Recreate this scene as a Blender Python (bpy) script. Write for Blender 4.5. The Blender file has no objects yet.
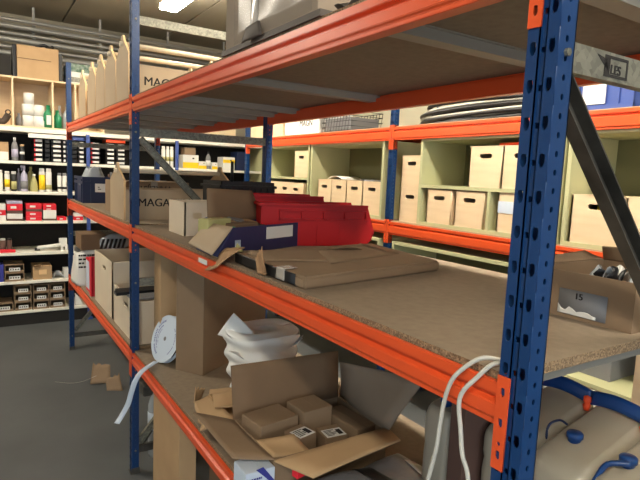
import bpy, bmesh, math, random
from mathutils import Matrix, Vector, Euler
random.seed(7)
C = bpy.context.scene.collection
PI = math.pi
T = Matrix.Translation
def RZ(a): return Matrix.Rotation(a, 4, 'Z')
def RX(a): return Matrix.Rotation(a, 4, 'X')
def RY(a): return Matrix.Rotation(a, 4, 'Y')

# ------------------------------------------------------------ materials
def srgb(c):
    r = []
    for v in c:
        v /= 255
        r.append(v/12.92 if v <= .04045 else ((v+.055)/1.055)**2.4)
    return (*r, 1)
def mat(name, col, rough=.6, metal=0, col2=None, scale=20, bump=0, bscale=None, emit=0, spec=.5,
        alpha=1, trans=0, stretch=None, detail=4, contrast=.25, tex='noise'):
    m = bpy.data.materials.new(name); m.use_nodes = True
    nt = m.node_tree; b = nt.nodes['Principled BSDF']
    b.inputs['Base Color'].default_value = srgb(col)
    b.inputs['Roughness'].default_value = rough
    b.inputs['Metallic'].default_value = metal
    b.inputs['Specular IOR Level'].default_value = spec
    b.inputs['Alpha'].default_value = alpha
    b.inputs['Transmission Weight'].default_value = trans
    tc = nt.nodes.new('ShaderNodeTexCoord'); mp = nt.nodes.new('ShaderNodeMapping')
    nt.links.new(tc.outputs['Object'], mp.inputs['Vector'])
    if stretch: mp.inputs['Scale'].default_value = stretch
    if col2:
        if tex == 'noise':
            n = nt.nodes.new('ShaderNodeTexNoise'); n.inputs['Scale'].default_value = scale
            n.inputs['Detail'].default_value = detail; out = n.outputs['Fac']
        else:
            n = nt.nodes.new('ShaderNodeTexVoronoi'); n.inputs['Scale'].default_value = scale
            sp = nt.nodes.new('ShaderNodeSeparateColor'); nt.links.new(n.outputs['Color'], sp.inputs[0]); out = sp.outputs[0]
        nt.links.new(mp.outputs['Vector'], n.inputs['Vector'])
        r = nt.nodes.new('ShaderNodeValToRGB')
        r.color_ramp.elements[0].position = .5-contrast; r.color_ramp.elements[1].position = .5+contrast
        r.color_ramp.elements[0].color = srgb(col2); r.color_ramp.elements[1].color = srgb(col)
        nt.links.new(out, r.inputs['Fac']); nt.links.new(r.outputs['Color'], b.inputs['Base Color'])
    if bump:
        n2 = nt.nodes.new('ShaderNodeTexNoise'); n2.inputs['Scale'].default_value = bscale or scale*2
        nt.links.new(mp.outputs['Vector'], n2.inputs['Vector'])
        bp = nt.nodes.new('ShaderNodeBump'); bp.inputs['Strength'].default_value = bump; bp.inputs['Distance'].default_value = .01
        nt.links.new(n2.outputs['Fac'], bp.inputs['Height']); nt.links.new(bp.outputs['Normal'], b.inputs['Normal'])
    if emit:
        b.inputs['Emission Color'].default_value = srgb(col); b.inputs['Emission Strength'].default_value = emit
    return m
M = {}
M['blue'] = mat('blue_paint', (16,58,108), .34, col2=(12,50,94), scale=9)
M['orange'] = mat('orange_paint', (226,86,40), .33, col2=(216,80,38), scale=6)
M['galv'] = mat('galvanised_steel', (142,140,126), .5, .5, (108,106,96), 110, tex='voronoi', contrast=.5)
M['steeldark'] = mat('dull_dark_steel', (112,108,100), .45, .6, (66,64,60), 12)
M['steelblack'] = mat('black_painted_steel', (22,22,24), .4)
M['chip'] = mat('chipboard_face', (142,126,106), .72, col2=(128,112,93), scale=45, detail=8, bump=.05)
M['chipedge'] = mat('chipboard_edge', (160,134,102), .9, col2=(100,80,58), scale=330, tex='voronoi', contrast=.45, bump=.4, bscale=220)
M['card'] = mat('brown_cardboard', (142,118,92), .82, col2=(130,107,82), scale=6, bump=.04, bscale=60)
M['cardlight'] = mat('light_cardboard', (184,152,112), .82, col2=(172,140,102), scale=7, bump=.04)
M['carddark'] = mat('dull_cardboard', (124,98,72), .85, col2=(112,88,64), scale=7, bump=.04)
M['cardgrey'] = mat('greyish_cardboard', (150,134,116), .85, col2=(138,122,104), scale=5)
M['paperbrown'] = mat('torn_kraft_paper', (178,140,100), .85, col2=(150,114,80), scale=14, bump=.2)
M['ply'] = mat('pale_plywood', (228,204,168), .6, col2=(216,190,152), scale=5, stretch=(1,1,6), contrast=.3)
M['mdf'] = mat('pale_mdf_board', (178,158,130), .7, col2=(168,146,118), scale=4)
M['dowel'] = mat('pale_dowel_wood', (226,210,180), .5)
M['archive'] = mat('pale_archive_board', (216,202,178), .7, col2=(206,190,166), scale=4)
M['barsteel'] = mat('pale_support_steel', (158,152,140), .5, .3)
M['mdfedge'] = mat('mdf_cut_edge', (226,190,140), .7)
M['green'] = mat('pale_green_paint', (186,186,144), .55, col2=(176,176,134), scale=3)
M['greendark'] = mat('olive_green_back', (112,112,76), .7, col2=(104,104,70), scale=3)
M['white'] = mat('white_enamel', (232,228,214), .45)
M['whitebright'] = mat('white_paper', (218,216,210), .7)
M['bluewhite'] = mat('bluish_white_card', (196,208,222), .6)
M['black'] = mat('black_plastic', (20,20,22), .4)
M['blackink'] = mat('black_ink', (26,22,20), .8)
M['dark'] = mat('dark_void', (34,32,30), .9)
M['navy'] = mat('navy_plastic', (22,36,72), .5)
M['navycard'] = mat('navy_printed_card', (30,34,78), .5)
M['blueplastic'] = mat('blue_plastic', (20,66,128), .35)
M['bluecrate'] = mat('blue_crate_plastic', (62,84,150), .45)
M['red'] = mat('red_plastic', (172,12,16), .5, spec=.3)
M['redcard'] = mat('red_card', (214,26,44), .6)
M['orangecap'] = mat('orange_plastic', (246,84,40), .4)
M['greenp'] = mat('green_plastic', (24,130,84), .35)
M['yellow'] = mat('yellow_print', (240,200,20), .5)
M['lilac'] = mat('lilac_plastic', (170,166,188), .4)
M['olive'] = mat('olive_liquid_plastic', (172,166,110), .35)
M['greyp'] = mat('grey_plastic', (120,120,122), .5)
M['greyfilm'] = mat('grey_plastic_film', (118,118,120), .3, col2=(96,96,100), scale=8, bump=.3)
M['filmwrap'] = mat('clear_stretch_film', (190,180,165), .15, alpha=.07)
M['jerry'] = mat('translucent_jerrycan', (190,184,168), .32, trans=.12, col2=(170,160,140), scale=4)
M['foam'] = mat('white_foam_sheet', (244,244,240), .6, trans=.1)
M['clearbag'] = mat('cloudy_plastic_bag', (190,196,200), .2, alpha=.6)
M['rope'] = mat('white_cord_sheath', (186,184,174), .5)
M['concrete'] = mat('concrete_floor', (94,97,98), .6, col2=(76,79,80), scale=1.6, detail=10, bump=.04, bscale=30)
M['ceil'] = mat('grey_concrete_ceiling', (168,158,138), .9, col2=(136,128,110), scale=1.4, stretch=(1,.15,1), detail=8, bump=.1, bscale=9)
M['wall'] = mat('painted_wall', (160,152,134), .9, col2=(150,142,124), scale=2)
M['walldark'] = mat('dark_wall_paint', (70,66,60), .9)
M['pipe'] = mat('zinc_pipe', (150,148,142), .45, .4)
M['tape'] = mat('clear_packing_tape', (190,182,170), .15, alpha=.7)
M['txtblue'] = mat('blue_ink', (50,54,140), .7)
M['glass'] = mat('grey_glazing', (120,126,120), .15, alpha=.6)
M['lamp'] = mat('lit_lamp_diffuser', (255,245,226), .5, emit=46)
M['brownbag'] = mat('maroon_brown_card', (96,70,60), .8)
M['beige'] = mat('beige_panel', (196,190,166), .8)
M['stripe'] = mat('dark_striped_wrap', (72,62,54), .6)

# ------------------------------------------------------------ mesh helpers
def BM(): return bmesh.new()
def box(bm, x0, x1, y0, y1, z0, z1, M_=None, bev=0, seg=2):
    m = T(((x0+x1)/2, (y0+y1)/2, (z0+z1)/2)) @ Matrix.Diagonal((abs(x1-x0), abs(y1-y0), abs(z1-z0), 1))
    r = bmesh.ops.create_cube(bm, size=1, matrix=m)
    vs = r['verts']
    if bev:
        es = list({e for v in vs for e in v.link_edges})
        rb = bmesh.ops.bevel(bm, geom=es, offset=bev, segments=seg, affect='EDGES', profile=.5)
        vs = list({v for f in rb['faces'] for v in f.verts} | {v for v in vs if v.is_valid})
    if M_ is not None: bmesh.ops.transform(bm, matrix=M_, verts=vs)
    return vs
def prism(bm, poly, t, M_=None):
    """poly in local XY, extruded from z=0 to t"""
    a = [bm.verts.new((x, y, 0)) for x, y in poly]; b = [bm.verts.new((x, y, t)) for x, y in poly]
    bm.faces.new(a[::-1]); bm.faces.new(b); n = len(poly)
    for i in range(n): bm.faces.new((a[i], a[(i+1) % n], b[(i+1) % n], b[i]))
    if M_ is not None: bmesh.ops.transform(bm, matrix=M_, verts=a+b)
def tube(bm, pts, r, seg=10, closed=False, smooth=True):
    P = [Vector(p) for p in pts]; n = len(P); rings = []
    rr = r if isinstance(r, (list, tuple)) else [r]*n
    up = Vector((0, 0, 1)); nrm = None
    for i in range(n):
        if closed: d = (P[(i+1) % n]-P[i-1]).normalized()
        else: d = (P[min(i+1, n-1)]-P[max(i-1, 0)]).normalized()
        if nrm is None: nrm = d.cross(up if abs(d.z) < .9 else Vector((1, 0, 0))).normalized()
        nrm = (nrm - d*nrm.dot(d)).normalized(); bn = d.cross(nrm)
        rings.append([bm.verts.new(P[i]+(nrm*math.cos(2*PI*k/seg)+bn*math.sin(2*PI*k/seg))*rr[i]) for k in range(seg)])
    for i in range(n if closed else n-1):
        A, B = rings[i], rings[(i+1) % n]
        for k in range(seg):
            f = bm.faces.new((A[k], A[(k+1) % seg], B[(k+1) % seg], B[k])); f.smooth = smooth
    if not closed: bm.faces.new(rings[0][::-1]); bm.faces.new(rings[-1])
def spline(pts, n=8):
    P = [Vector(p) for p in pts]; out = []
    for i in range(len(P)-1):
        p0, p1, p2, p3 = P[max(i-1, 0)], P[i], P[i+1], P[min(i+2, len(P)-1)]
        for k in range(n):
            t = k/n
            out.append(.5*((2*p1)+(p2-p0)*t+(2*p0-5*p1+4*p2-p3)*t*t+(-p0+3*p1-3*p2+p3)*t**3))
    out.append(P[-1]); return out
def lathe(bm, prof, M_=None, seg=24, smooth=True):
    rings = []
    for r, z in prof:
        r = max(r, .0002)
        rings.append([bm.verts.new((r*math.cos(2*PI*k/seg), r*math.sin(2*PI*k/seg), z)) for k in range(seg)])
    for A, B in zip(rings, rings[1:]):
        for k in range(seg):
            f = bm.faces.new((A[k], A[(k+1) % seg], B[(k+1) % seg], B[k])); f.smooth = smooth
    bm.faces.new(rings[0][::-1]); bm.faces.new(rings[-1])
    if M_ is not None: bmesh.ops.transform(bm, matrix=M_, verts=[v for r in rings for v in r])
def cyl(bm, r, z0, z1, M_=None, seg=20): lathe(bm, [(r, z0), (r, z1)], M_, seg)
def sheet(bm, fn, nu, nv, t=.003, smooth=True):
    """a thin sheet with real thickness from a function (u,v)->point"""
    top = [[Vector(fn(i/nu, j/nv)) for j in range(nv+1)] for i in range(nu+1)]
    A, B = [], []
    for i in range(nu+1):
        ra, rb = [], []
        for j in range(nv+1):
            du = top[min(i+1, nu)][j]-top[max(i-1, 0)][j]; dv = top[i][min(j+1, nv)]-top[i][max(j-1, 0)]
            n = du.cross(dv); n = n.normalized() if n.length > 1e-9 else Vector((0, 0, 1))
            ra.append(bm.verts.new(top[i][j]+n*t/2)); rb.append(bm.verts.new(top[i][j]-n*t/2))
        A.append(ra); B.append(rb)
    for i in range(nu):
        for j in range(nv):
            f = bm.faces.new((A[i][j], A[i+1][j], A[i+1][j+1], A[i][j+1])); f.smooth = smooth
            f = bm.faces.new((B[i][j], B[i][j+1], B[i+1][j+1], B[i+1][j])); f.smooth = smooth
    for i in range(nu):
        bm.faces.new((A[i][0], B[i][0], B[i+1][0], A[i+1][0])); bm.faces.new((A[i][nv], A[i+1][nv], B[i+1][nv], B[i][nv]))
    for j in range(nv):
        bm.faces.new((A[0][j], A[0][j+1], B[0][j+1], B[0][j])); bm.faces.new((A[nu][j], B[nu][j], B[nu][j+1], A[nu][j+1]))
def quad(bm, a, b, c, d, t=.003, wob=0, n=6, tear=0):
    a, b, c, d = map(Vector, (a, b, c, d)); nr = (b-a).cross(d-a).normalized(); ph = random.random()*6
    def f(u, v):
        p = (a*(1-u)+b*u)*(1-v)+(d*(1-u)+c*u)*v
        if tear: p = p+(c-b).normalized()*(tear*math.sin(17*u+ph)+tear*.6*math.sin(41*u+ph))*v
        return p+nr*wob*math.sin(3.1*u+2.3*v+ph)
    sheet(bm, f, n, n, t)
def rounded(w, h, r, n=5, cx=0, cy=0):
    pts = []
    for sx, sy, a0 in ((1, 1, 0), (-1, 1, PI/2), (-1, -1, PI), (1, -1, 3*PI/2)):
        for k in range(n+1):
            a = a0+PI/2*k/n
            pts.append((cx+sx*(w/2-r)+r*math.cos(a), cy+sy*(h/2-r)+r*math.sin(a)))
    return pts
def holed_plate(bm, outline, holes, t, M_=None):
    """flat plate in local XY (z 0..t) with real openings"""
    cu = bpy.data.curves.new('tmp', 'CURVE'); cu.dimensions = '2D'; cu.fill_mode = 'BOTH'; cu.extrude = t*50
    for pl in [outline]+holes:
        pl = [(x*100, y*100) for x, y in pl]
        s = cu.splines.new('POLY'); s.points.add(len(pl)-1); s.use_cyclic_u = True
        for p, (x, y) in zip(s.points, pl): p.co = (x, y, 0, 1)
    o = bpy.data.objects.new('tmp', cu); me = bpy.data.meshes.new_from_object(o)
    n0 = len(bm.verts); bm.from_mesh(me); bm.verts.ensure_lookup_table()
    vs = bm.verts[n0:]
    bmesh.ops.transform(bm, matrix=(M_ or Matrix())@T((0, 0, t/2))@Matrix.Scale(.01, 4), verts=vs)
    bpy.data.objects.remove(o); bpy.data.meshes.remove(me); bpy.data.curves.remove(cu)
def tiled_plate(bm, x0, x1, h, pitch, hole, t, M_):
    """long strip punched with one opening per pitch"""
    a = BM(); holed_plate(a, [(x0, 0), (x1, 0), (x1, pitch), (x0, pitch)], [hole], t)
    me = bpy.data.meshes.new('t'); a.to_mesh(me); a.free(); n = int(h/pitch)
    for i in range(n):
        n0 = len(bm.verts); bm.from_mesh(me); bm.verts.ensure_lookup_table(); bmesh.ops.transform(bm, matrix=M_ @ T((0, pitch*i, 0)), verts=bm.verts[n0:])
    if h-n*pitch > 1e-4: box(bm, x0, x1, n*pitch, h, 0, t, M_)
    bpy.data.meshes.remove(me)
# plane frames: map local XY plate to world planes
def PXZ(x, y, z): return T((x, y, z)) @ Matrix(((1,0,0,0),(0,0,-1,0),(0,1,0,0),(0,0,0,1)))      # local x->x, y->z, thickness -> -y
def PYZ(x, y, z): return T((x, y, z)) @ Matrix(((0,0,-1,0),(-1,0,0,0),(0,1,0,0),(0,0,0,1)))     # local x->-y, y->z, thickness -> -x (faces the aisle)
def obj(name, bm, m, parent=None, label=None, fixn=True, local=False):
    if fixn: bmesh.ops.recalc_face_normals(bm, faces=bm.faces)
    me = bpy.data.meshes.new(name)
    if parent is not None and not local:
        mw = world_m(parent); bmesh.ops.transform(bm, matrix=mw.inverted(), verts=bm.verts)
    bm.to_mesh(me); bm.free()
    me.materials.append(M[m] if isinstance(m, str) else m)
    o = bpy.data.objects.new(name, me); C.objects.link(o)
    if parent is not None: o.parent = parent
    if label: o['label'] = label
    return o
def world_m(o):
    m = T(o.location) @ o.rotation_euler.to_matrix().to_4x4()
    return world_m(o.parent) @ m if o.parent else m
def tag(o, label, cat, group=None):
    o['label'] = label; o['category'] = cat
    if group: o['group'] = group
    return o
def thing(name, label, cat, loc=(0, 0, 0), group=None, rz=0):
    o = bpy.data.objects.new(name, None); C.objects.link(o); o.location = loc; o.rotation_euler = (0, 0, rz)
    o.empty_display_size = .05
    return tag(o, label, cat, group)
def struct(name, bm, m, fixn=True):
    o = obj(name, bm, m, None, fixn=fixn); o['kind'] = 'structure'; return o
def dup(root, loc, rz=None, label=None, group=None):
    r = root.copy(); C.objects.link(r); r.location = loc
    if rz is not None: r.rotation_euler = (0, 0, rz)
    if label: r['label'] = label
    if group: r['group'] = group
    for ch in list(root.children):
        c = ch.copy(); C.objects.link(c); c.parent = r
        for g in list(ch.children):
            d = g.copy(); C.objects.link(d); d.parent = c
    return r
def text(s, size, m, M_, parent, name='lettering', t=.0006, label=None, bold=0, align='LEFT'):
    cu = bpy.data.curves.new('tmp', 'FONT'); cu.body = s; cu.size = size; cu.extrude = t; cu.align_x = align
    o = bpy.data.objects.new('tmp', cu); me = bpy.data.meshes.new_from_object(o)
    bm = BM(); bm.from_mesh(me)
    if bold:
        for dx in (-bold*1.6, bold*1.6): 
            n0 = len(bm.verts); bm.from_mesh(me); bm.verts.ensure_lookup_table(); bmesh.ops.translate(bm, vec=(dx, 0, dx*.05), verts=bm.verts[n0:])
    bmesh.ops.transform(bm, matrix=M_, verts=bm.verts)
    bpy.data.objects.remove(o); bpy.data.meshes.remove(me); bpy.data.curves.remove(cu)
    return obj(name, bm, m, parent, label, fixn=False)

# ------------------------------------------------------------ the room
FZ = 3.2
bm = BM(); box(bm, -4, 3.6, -5, 6.6, -.1, 0); struct('floor', bm, 'concrete')
bm = BM()
for i in range(7):
    x0 = -4.0+1.13*i-.3
    box(bm, x0+.008, x0+1.13-.008, -5, 6.6, FZ, FZ+.15)
box(bm, -4.3, 4, -5, 6.6, FZ+.03, FZ+.2)
struct('ceiling', bm, 'ceil')
bm = BM(); box(bm, -4, 3.6, 6.5, 6.6, 0, FZ+.2); struct('wall_back', bm, 'wall')
bm = BM(); box(bm, 3.5, 3.6, -5, 6.5, 0, FZ+.2); struct('wall_right', bm, 'wall')
bm = BM(); box(bm, -4.1, -4, .5, 6.6, 0, FZ+.2); box(bm, -4.1, -4, -5, .5, 2.9, FZ+.2); struct('wall_left', bm, 'wall')
bm = BM(); box(bm, 2.6, 3.6, -5.1, -5, 0, FZ+.2); box(bm, -4, 2.6, -5.1, -5, 3.05, FZ+.2); struct('wall_front', bm, 'wall')

# ------------------------------------------------------------ fluorescent lamps
def lamp_fixture(x, y0, y1, label, hw=.08):
    t = thing('fluorescent_lamp', label, 'lamp', (x, (y0+y1)/2, FZ-.17), 'fluorescent lamps over the aisle')
    bm = BM(); box(bm, x-.05, x+.05, y0, y1, FZ-.13, FZ-.09, bev=.006)
    for yy in (y0+.2, y1-.2): tube(bm, [(x, yy, FZ-.12), (x, yy, FZ+.0)], .004, 6)
    obj('housing', bm, 'white', t)
    bm = BM(); box(bm, x-hw, x+hw, y0+.01, y1-.01, FZ-.185, FZ-.131, bev=.012); obj('diffuser', bm, 'lamp', t)
    return t
lamp_fixture(.86, 3.15, 4.60, 'lit white fluorescent lamp under the ceiling, above the aisle behind the front rack')
lamp_fixture(.93, .75, 2.35, 'lit fluorescent lamp over the rear aisle', .055)
lamp_fixture(.93, -1.2, .55, 'lit fluorescent lamp over the rear aisle nearest the viewer', .055)
lamp_fixture(-1.5, -2.2, -.75, 'lit fluorescent lamp over the front aisle')
lamp_fixture(-1.5, 3.3, 4.75, 'lit fluorescent lamp over the far end of the front aisle')

# ------------------------------------------------------------ pipes and cable trunking on the back wall
k = 0
for (y, z, r) in [(6.0, 3.03, .018), (6.02, 2.97, .025), (6.02, 2.90, .018), (6.02, 2.84, .028), (6.02, 2.765, .018), (6.02, 2.70, .03), (6.02, 2.63, .018), (6.02, 2.565, .026), (6.02, 2.50, .018)]:
    bm = BM(); tube(bm, [(-1.6, y, z), (2.9, y, z)], r, 12)
    k += 1
    tag(obj('conduit_pipe', bm, 'pipe'), ['topmost', 'second from the top', 'third from the top', 'fourth from the top', 'fifth and middle', 'fourth from the bottom', 'third from the bottom', 'second from the bottom', 'lowest'][k-1]+' grey pipe of the bundle along the back wall', 'pipe', 'pipes along the back wall')
for kb, xx in enumerate((-.1, .55, 1.3, 2.0)):
    bm = BM(); box(bm, xx-.012, xx+.012, 6.06, 6.075, 2.44, FZ); 
    for z in (2.46, 2.60, 2.735, 2.87, 3.0): box(bm, xx-.012, xx+.012, 5.97, 6.07, z-.004, z+.002)
    tag(obj('pipe_bracket', bm, 'pipe'), 'thin upright bracket of the pipe bundle, '+['leftmost, above the brown carton', 'second from left, above the far totes', 'third from left, behind the middle post brace', 'rightmost, near the wrapped carton'][kb], 'bracket', 'brackets of the pipe bundle')

# ------------------------------------------------------------ racks
def upright_bm(detail=True, x0=0., sgn=1, h=2.43, w=.048, d=.036):
    """perforated post; front face at x0 facing -sgn*x, near side at y=0; built local"""
    bm = BM()
    t = .002
    def tear(cx, cy): return [(cx-.0045, cy+.007), (cx-.003, cy+.009), (cx+.003, cy+.009), (cx+.0045, cy+.007), (cx+.005, cy-.003), (cx+.002, cy-.009), (cx-.002, cy-.009), (cx-.005, cy-.003)]
    sqh = [(-.0028, .021), (.0028, .021), (.0028, .029), (-.0028, .029)]
    rnd = [(d*.5+.0035*math.cos(a*PI/4), .0125+.0047*math.sin(a*PI/4)) for a in range(8)]
    # PYZ: local x -> -y ; so plate spans y from y0-w.. ; thickness toward -x
    W = (w-.010)/2
    tiled_plate(bm, 0, W, h, .05, tear(W/2, .028), t, PYZ(t, W, 0)); tiled_plate(bm, 0, W, h, .05, tear(W/2, .028), t, PYZ(t, w, 0))
    tiled_plate(bm, -.005, .005, h, .05, sqh, t, PYZ(.003+t, w/2, 0.025-.025))
    box(bm, 0, .005, W-.0015, W, 0, h); box(bm, 0, .005, w-W, w-W+.0015, 0, h)
    # sides: near (y=0) facing -y
    tiled_plate(bm, t, d, h, .025, rnd, t, PXZ(0, t, 0)); tiled_plate(bm, t, d, h, .025, rnd, t, PXZ(0, w, 0))
    box(bm, d-t, d, 0, .021, 0, h); box(bm, d-t, d, w-.021, w, 0, h)
    return bm
UP = {}
def upright(parent, x, y, rear=False, h=2.43):
    key = (rear, h)
    if key not in UP:
        bm = upright_bm(h=h)
        if rear: bmesh.ops.transform(bm, matrix=Matrix.Diagonal((-1, 1, 1, 1)), verts=bm.verts)
        o = obj('upright', bm, 'blue', None); UP[key] = o.data
    else:
        o = bpy.data.objects.new('upright', UP[key]); C.objects.link(o)
    o.parent = parent; pm = parent.location; o.location = (x-pm.x, y-pm.y, -pm.z)
    bm = BM(); box(bm, -.008*(1), .044, -.006, .054, 0, .003); box(bm, -.003, .039, -.003, -.0005, .003, .03)
    if rear: bmesh.ops.transform(bm, matrix=Matrix.Diagonal((-1, 1, 1, 1)), verts=bm.verts)
    f = obj('foot_plate', bm, 'steeldark', o, local=True)
    return o
def beam(parent, x, y0, y1, z, h=.067, rear=False, m='orange'):
    """beam with stepped profile, outer face at x; top at z"""
    s = -1 if rear else 1
    prof = [(0, 0), (0, -.018), (.010, -.022), (.010, -.027), (-.001, -.033), (-.001, -h+.014), (.004, -h+.009), (.004, -h), (.034, -h), (.034, -.018), (.012, -.018), (.012, 0)]
    bm = BM()
    A = [bm.verts.new((x+s*a, y0, z+b)) for a, b in prof]; B = [bm.verts.new((x+s*a, y1, z+b)) for a, b in prof]
    bm.faces.new(A); bm.faces.new(B[::-1])
    for i in range(len(prof)): bm.faces.new((A[i], B[i], B[(i+1) % len(prof)], A[(i+1) % len(prof)]))
    bmesh.ops.recalc_face_normals(bm, faces=bm.faces)
    bmesh.ops.bevel(bm, geom=[e for e in bm.edges if abs(e.verts[0].co.y-e.verts[1].co.y) > .1], offset=.0012, segments=2, affect='EDGES')
    o = obj('beam', bm, m, parent)
    zt, zb = z+.014, z-h-.062
    for ye, dr in ((y0, -1), (y1, 1)):
        bm = BM()
        # flange plate at beam end
        box(bm, min(x, x+s*.036), max(x, x+s*.036), ye-(.003 if dr < 0 else 0), ye+(.003 if dr > 0 else 0), zb, zt)
        # hook plate with slots on the post's face
        wd = .0215; H = zt-zb
        def slot(cx, cy, w_=.0032, h_=.007): return [(cx-w_, cy+h_), (cx+w_, cy+h_), (cx+w_*1.2, cy-h_*.4), (cx+w_*.4, cy-h_), (cx-w_*.4, cy-h_), (cx-w_*1.2, cy-h_*.4)]
        holes = [slot(wd/2, .022), slot(wd/2, .072), slot(wd/2, H-.024), [(wd/2+.0035*math.cos(a*PI/4), .040+.0035*math.sin(a*PI/4)) for a in range(8)]]
        yy = ye if dr < 0 else ye+wd+.0
        mm = PYZ(x-.0005, yy, zb)
        b2 = BM(); holed_plate(b2, [(0, 0), (wd, 0), (wd, H), (0, H)], holes, .0025, mm)
        if rear: bmesh.ops.transform(b2, matrix=T((2*x, 0, 0)) @ Matrix.Diagonal((-1, 1, 1, 1)), verts=b2.verts)
        me = bpy.data.meshes.new('t'); b2.to_mesh(me); b2.free(); bm.from_mesh(me); bpy.data.meshes.remove(me)
        obj('end_connector', bm, m, o)
    return o
def channel(bm, a, b, w, d=.014, t=.0025, side=(0, -1, 0)):
    """C channel from a to b, web width w (in the plane across), lips of depth d"""
    a, b = Vector(a), Vector(b); e = (b-a).normalized(); n = Vector(side); u = n.cross(e).normalized()
    L = (b-a).length
    m = Matrix((( e.x, u.x, n.x, a.x), (e.y, u.y, n.y, a.y), (e.z, u.z, n.z, a.z), (0, 0, 0, 1)))
    box(bm, 0, L, -w/2, w/2, 0, t, m); box(bm, 0, L, -w/2, -w/2+t, -d, 0, m); box(bm, 0, L, w/2-t, w/2, -d, 0, m)

D = .765; YS = (0., 2.28, 4.49); ZS = (.657, 1.302, 1.934); BT = .012
rackA = thing('shelving_rack', 'long front storage rack with dark blue perforated posts, orange beams and brown chipboard shelves', 'rack', (0, 0, 0))
for i, y in enumerate(YS):
    upright(rackA, 0, y); upright(rackA, D, y, rear=True)
    for z, m in ((1.77, 'galv'), (2.30, 'galv'), (.125, 'steeldark'), (1.02, 'galv')):
        bm = BM(); channel(bm, (.034, y+.012, z), (D-.034, y+.012, z), .040)
        o = obj('frame_brace', bm, m, rackA)
        if i == 0 and z == 1.77:
            # stamped maker's mark on the near brace
            box_ = BM()
            P0 = PXZ(.125, y+.0094, z-.0145)
            holed_plate(box_, [(0, 0), (.062, 0), (.062, .030), (0, .030)], [[(.014, .004), (.058, .004), (.058, .026), (.014, .026)]], .0006, P0)
            prism(box_, [(-.02, .028), (.012, .006), (.012, .03), (.004, .024)], .0006, P0)
            obj('stamped_mark', box_, 'blackink', o)
            text('LES', .019, 'blackink', PXZ(.141, y+.0094, z-.0095), o, 'stamped_lettering', bold=.0006)
    for (a, b) in (((.045, 1.74), (D-.045, 1.06)), ((D-.045, .98), (.045, .16)))[(1 if i == 2 else 0):]:
        bm = BM(); channel(bm, (a[0], y+.034, a[1]), (b[0], y+.034, b[1]), .034, d=.020, side=(0, 1, 0))
        obj('diagonal_brace', bm, 'steeldark' if i == 0 else 'galv', rackA)
    for z in (1.77, 2.30, 1.02, .125):
        for xx in (.018, D-.018):
            bm = BM(); tube(bm, [(xx, y-.005, z), (xx, y+.002, z)], .0055, 6, smooth=False); tube(bm, [(xx, y+.001, z), (xx, y+.052, z)], .003, 8); obj('bolt', bm, 'galv', rackA)
for (ya, yb, cb) in ((.048, 2.28, (.095, .48, 1.335, 1.98, 2.22)), (2.328, 4.49, (2.44, 2.74, 3.1, 3.5, 3.9, 4.3))):
    for z in ZS:
        beam(rackA, 0, ya, yb, z); beam(rackA, D, ya, yb, z, rear=True)
        bm = BM(); box(bm, .013, D-.013, ya+.003, yb-.003, z-.006, z+BT)
        o = obj('shelf_board', bm, 'chip', rackA)
        o.data.materials.append(M['chipedge'])
        for f in o.data.polygons:
            if abs(f.normal.z) < .5: f.material_index = 1
        for yc in cb:
            bm = BM(); box(bm, .034, D-.034, yc-.022, yc+.022, z-.032, z-.0065); box(bm, .034, D-.034, yc-.032, yc+.032, z-.009, z-.0065)
            box(bm, .006, .034, yc-.02, yc+.02, z-.017, z-.0065); box(bm, D-.034, D-.006, yc-.02, yc+.02, z-.017, z-.0065)
            obj('support_bar', bm, 'barsteel', rackA)

# rear rack across the aisle
XB, DB = 1.75, .46
rackB = thing('shelving_rack', 'rear storage rack across the aisle, vivid orange beams, pale green cabinets standing on it', 'rack', (XB, 0, 0))
for y in (.04, 2.40, 4.76):
    upright(rackB, XB, y, h=2.6); upright(rackB, XB+DB, y, rear=True, h=2.6)
    for z in (2.2, 1.05, .3):
        bm = BM(); channel(bm, (XB+.034, y+.012, z), (XB+DB-.034, y+.012, z), .035); obj('frame_brace', bm, 'white', rackB)
for (ya, yb) in ((.088, 2.40), (2.448, 4.76)):
    for z in ZS:
        zz = z+.01 if z > 1.9 else z
        bmx = 'orange' if z > 1 else 'white'
        beam(rackB, XB, ya, yb, zz, h=.088, m=bmx); beam(rackB, XB+DB, ya, yb, zz, h=.088, rear=True, m=bmx)
        bm = BM(); box(bm, XB+.013, XB+DB-.013, ya+.003, yb-.003, zz-.006, zz+.006)
        o = obj('shelf_board', bm, 'mdf', rackB)
        for q in range(1, 4):
            yc = ya+(yb-ya)*q/4
            bm = BM(); box(bm, XB+.034, XB+DB-.034, yc-.02, yc+.02, zz-.03, zz-.0065); box(bm, XB+.006, XB+DB-.006, yc-.015, yc+.015, zz-.0175, zz-.0065)
            obj('support_bar', bm, 'steeldark', rackB)

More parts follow.
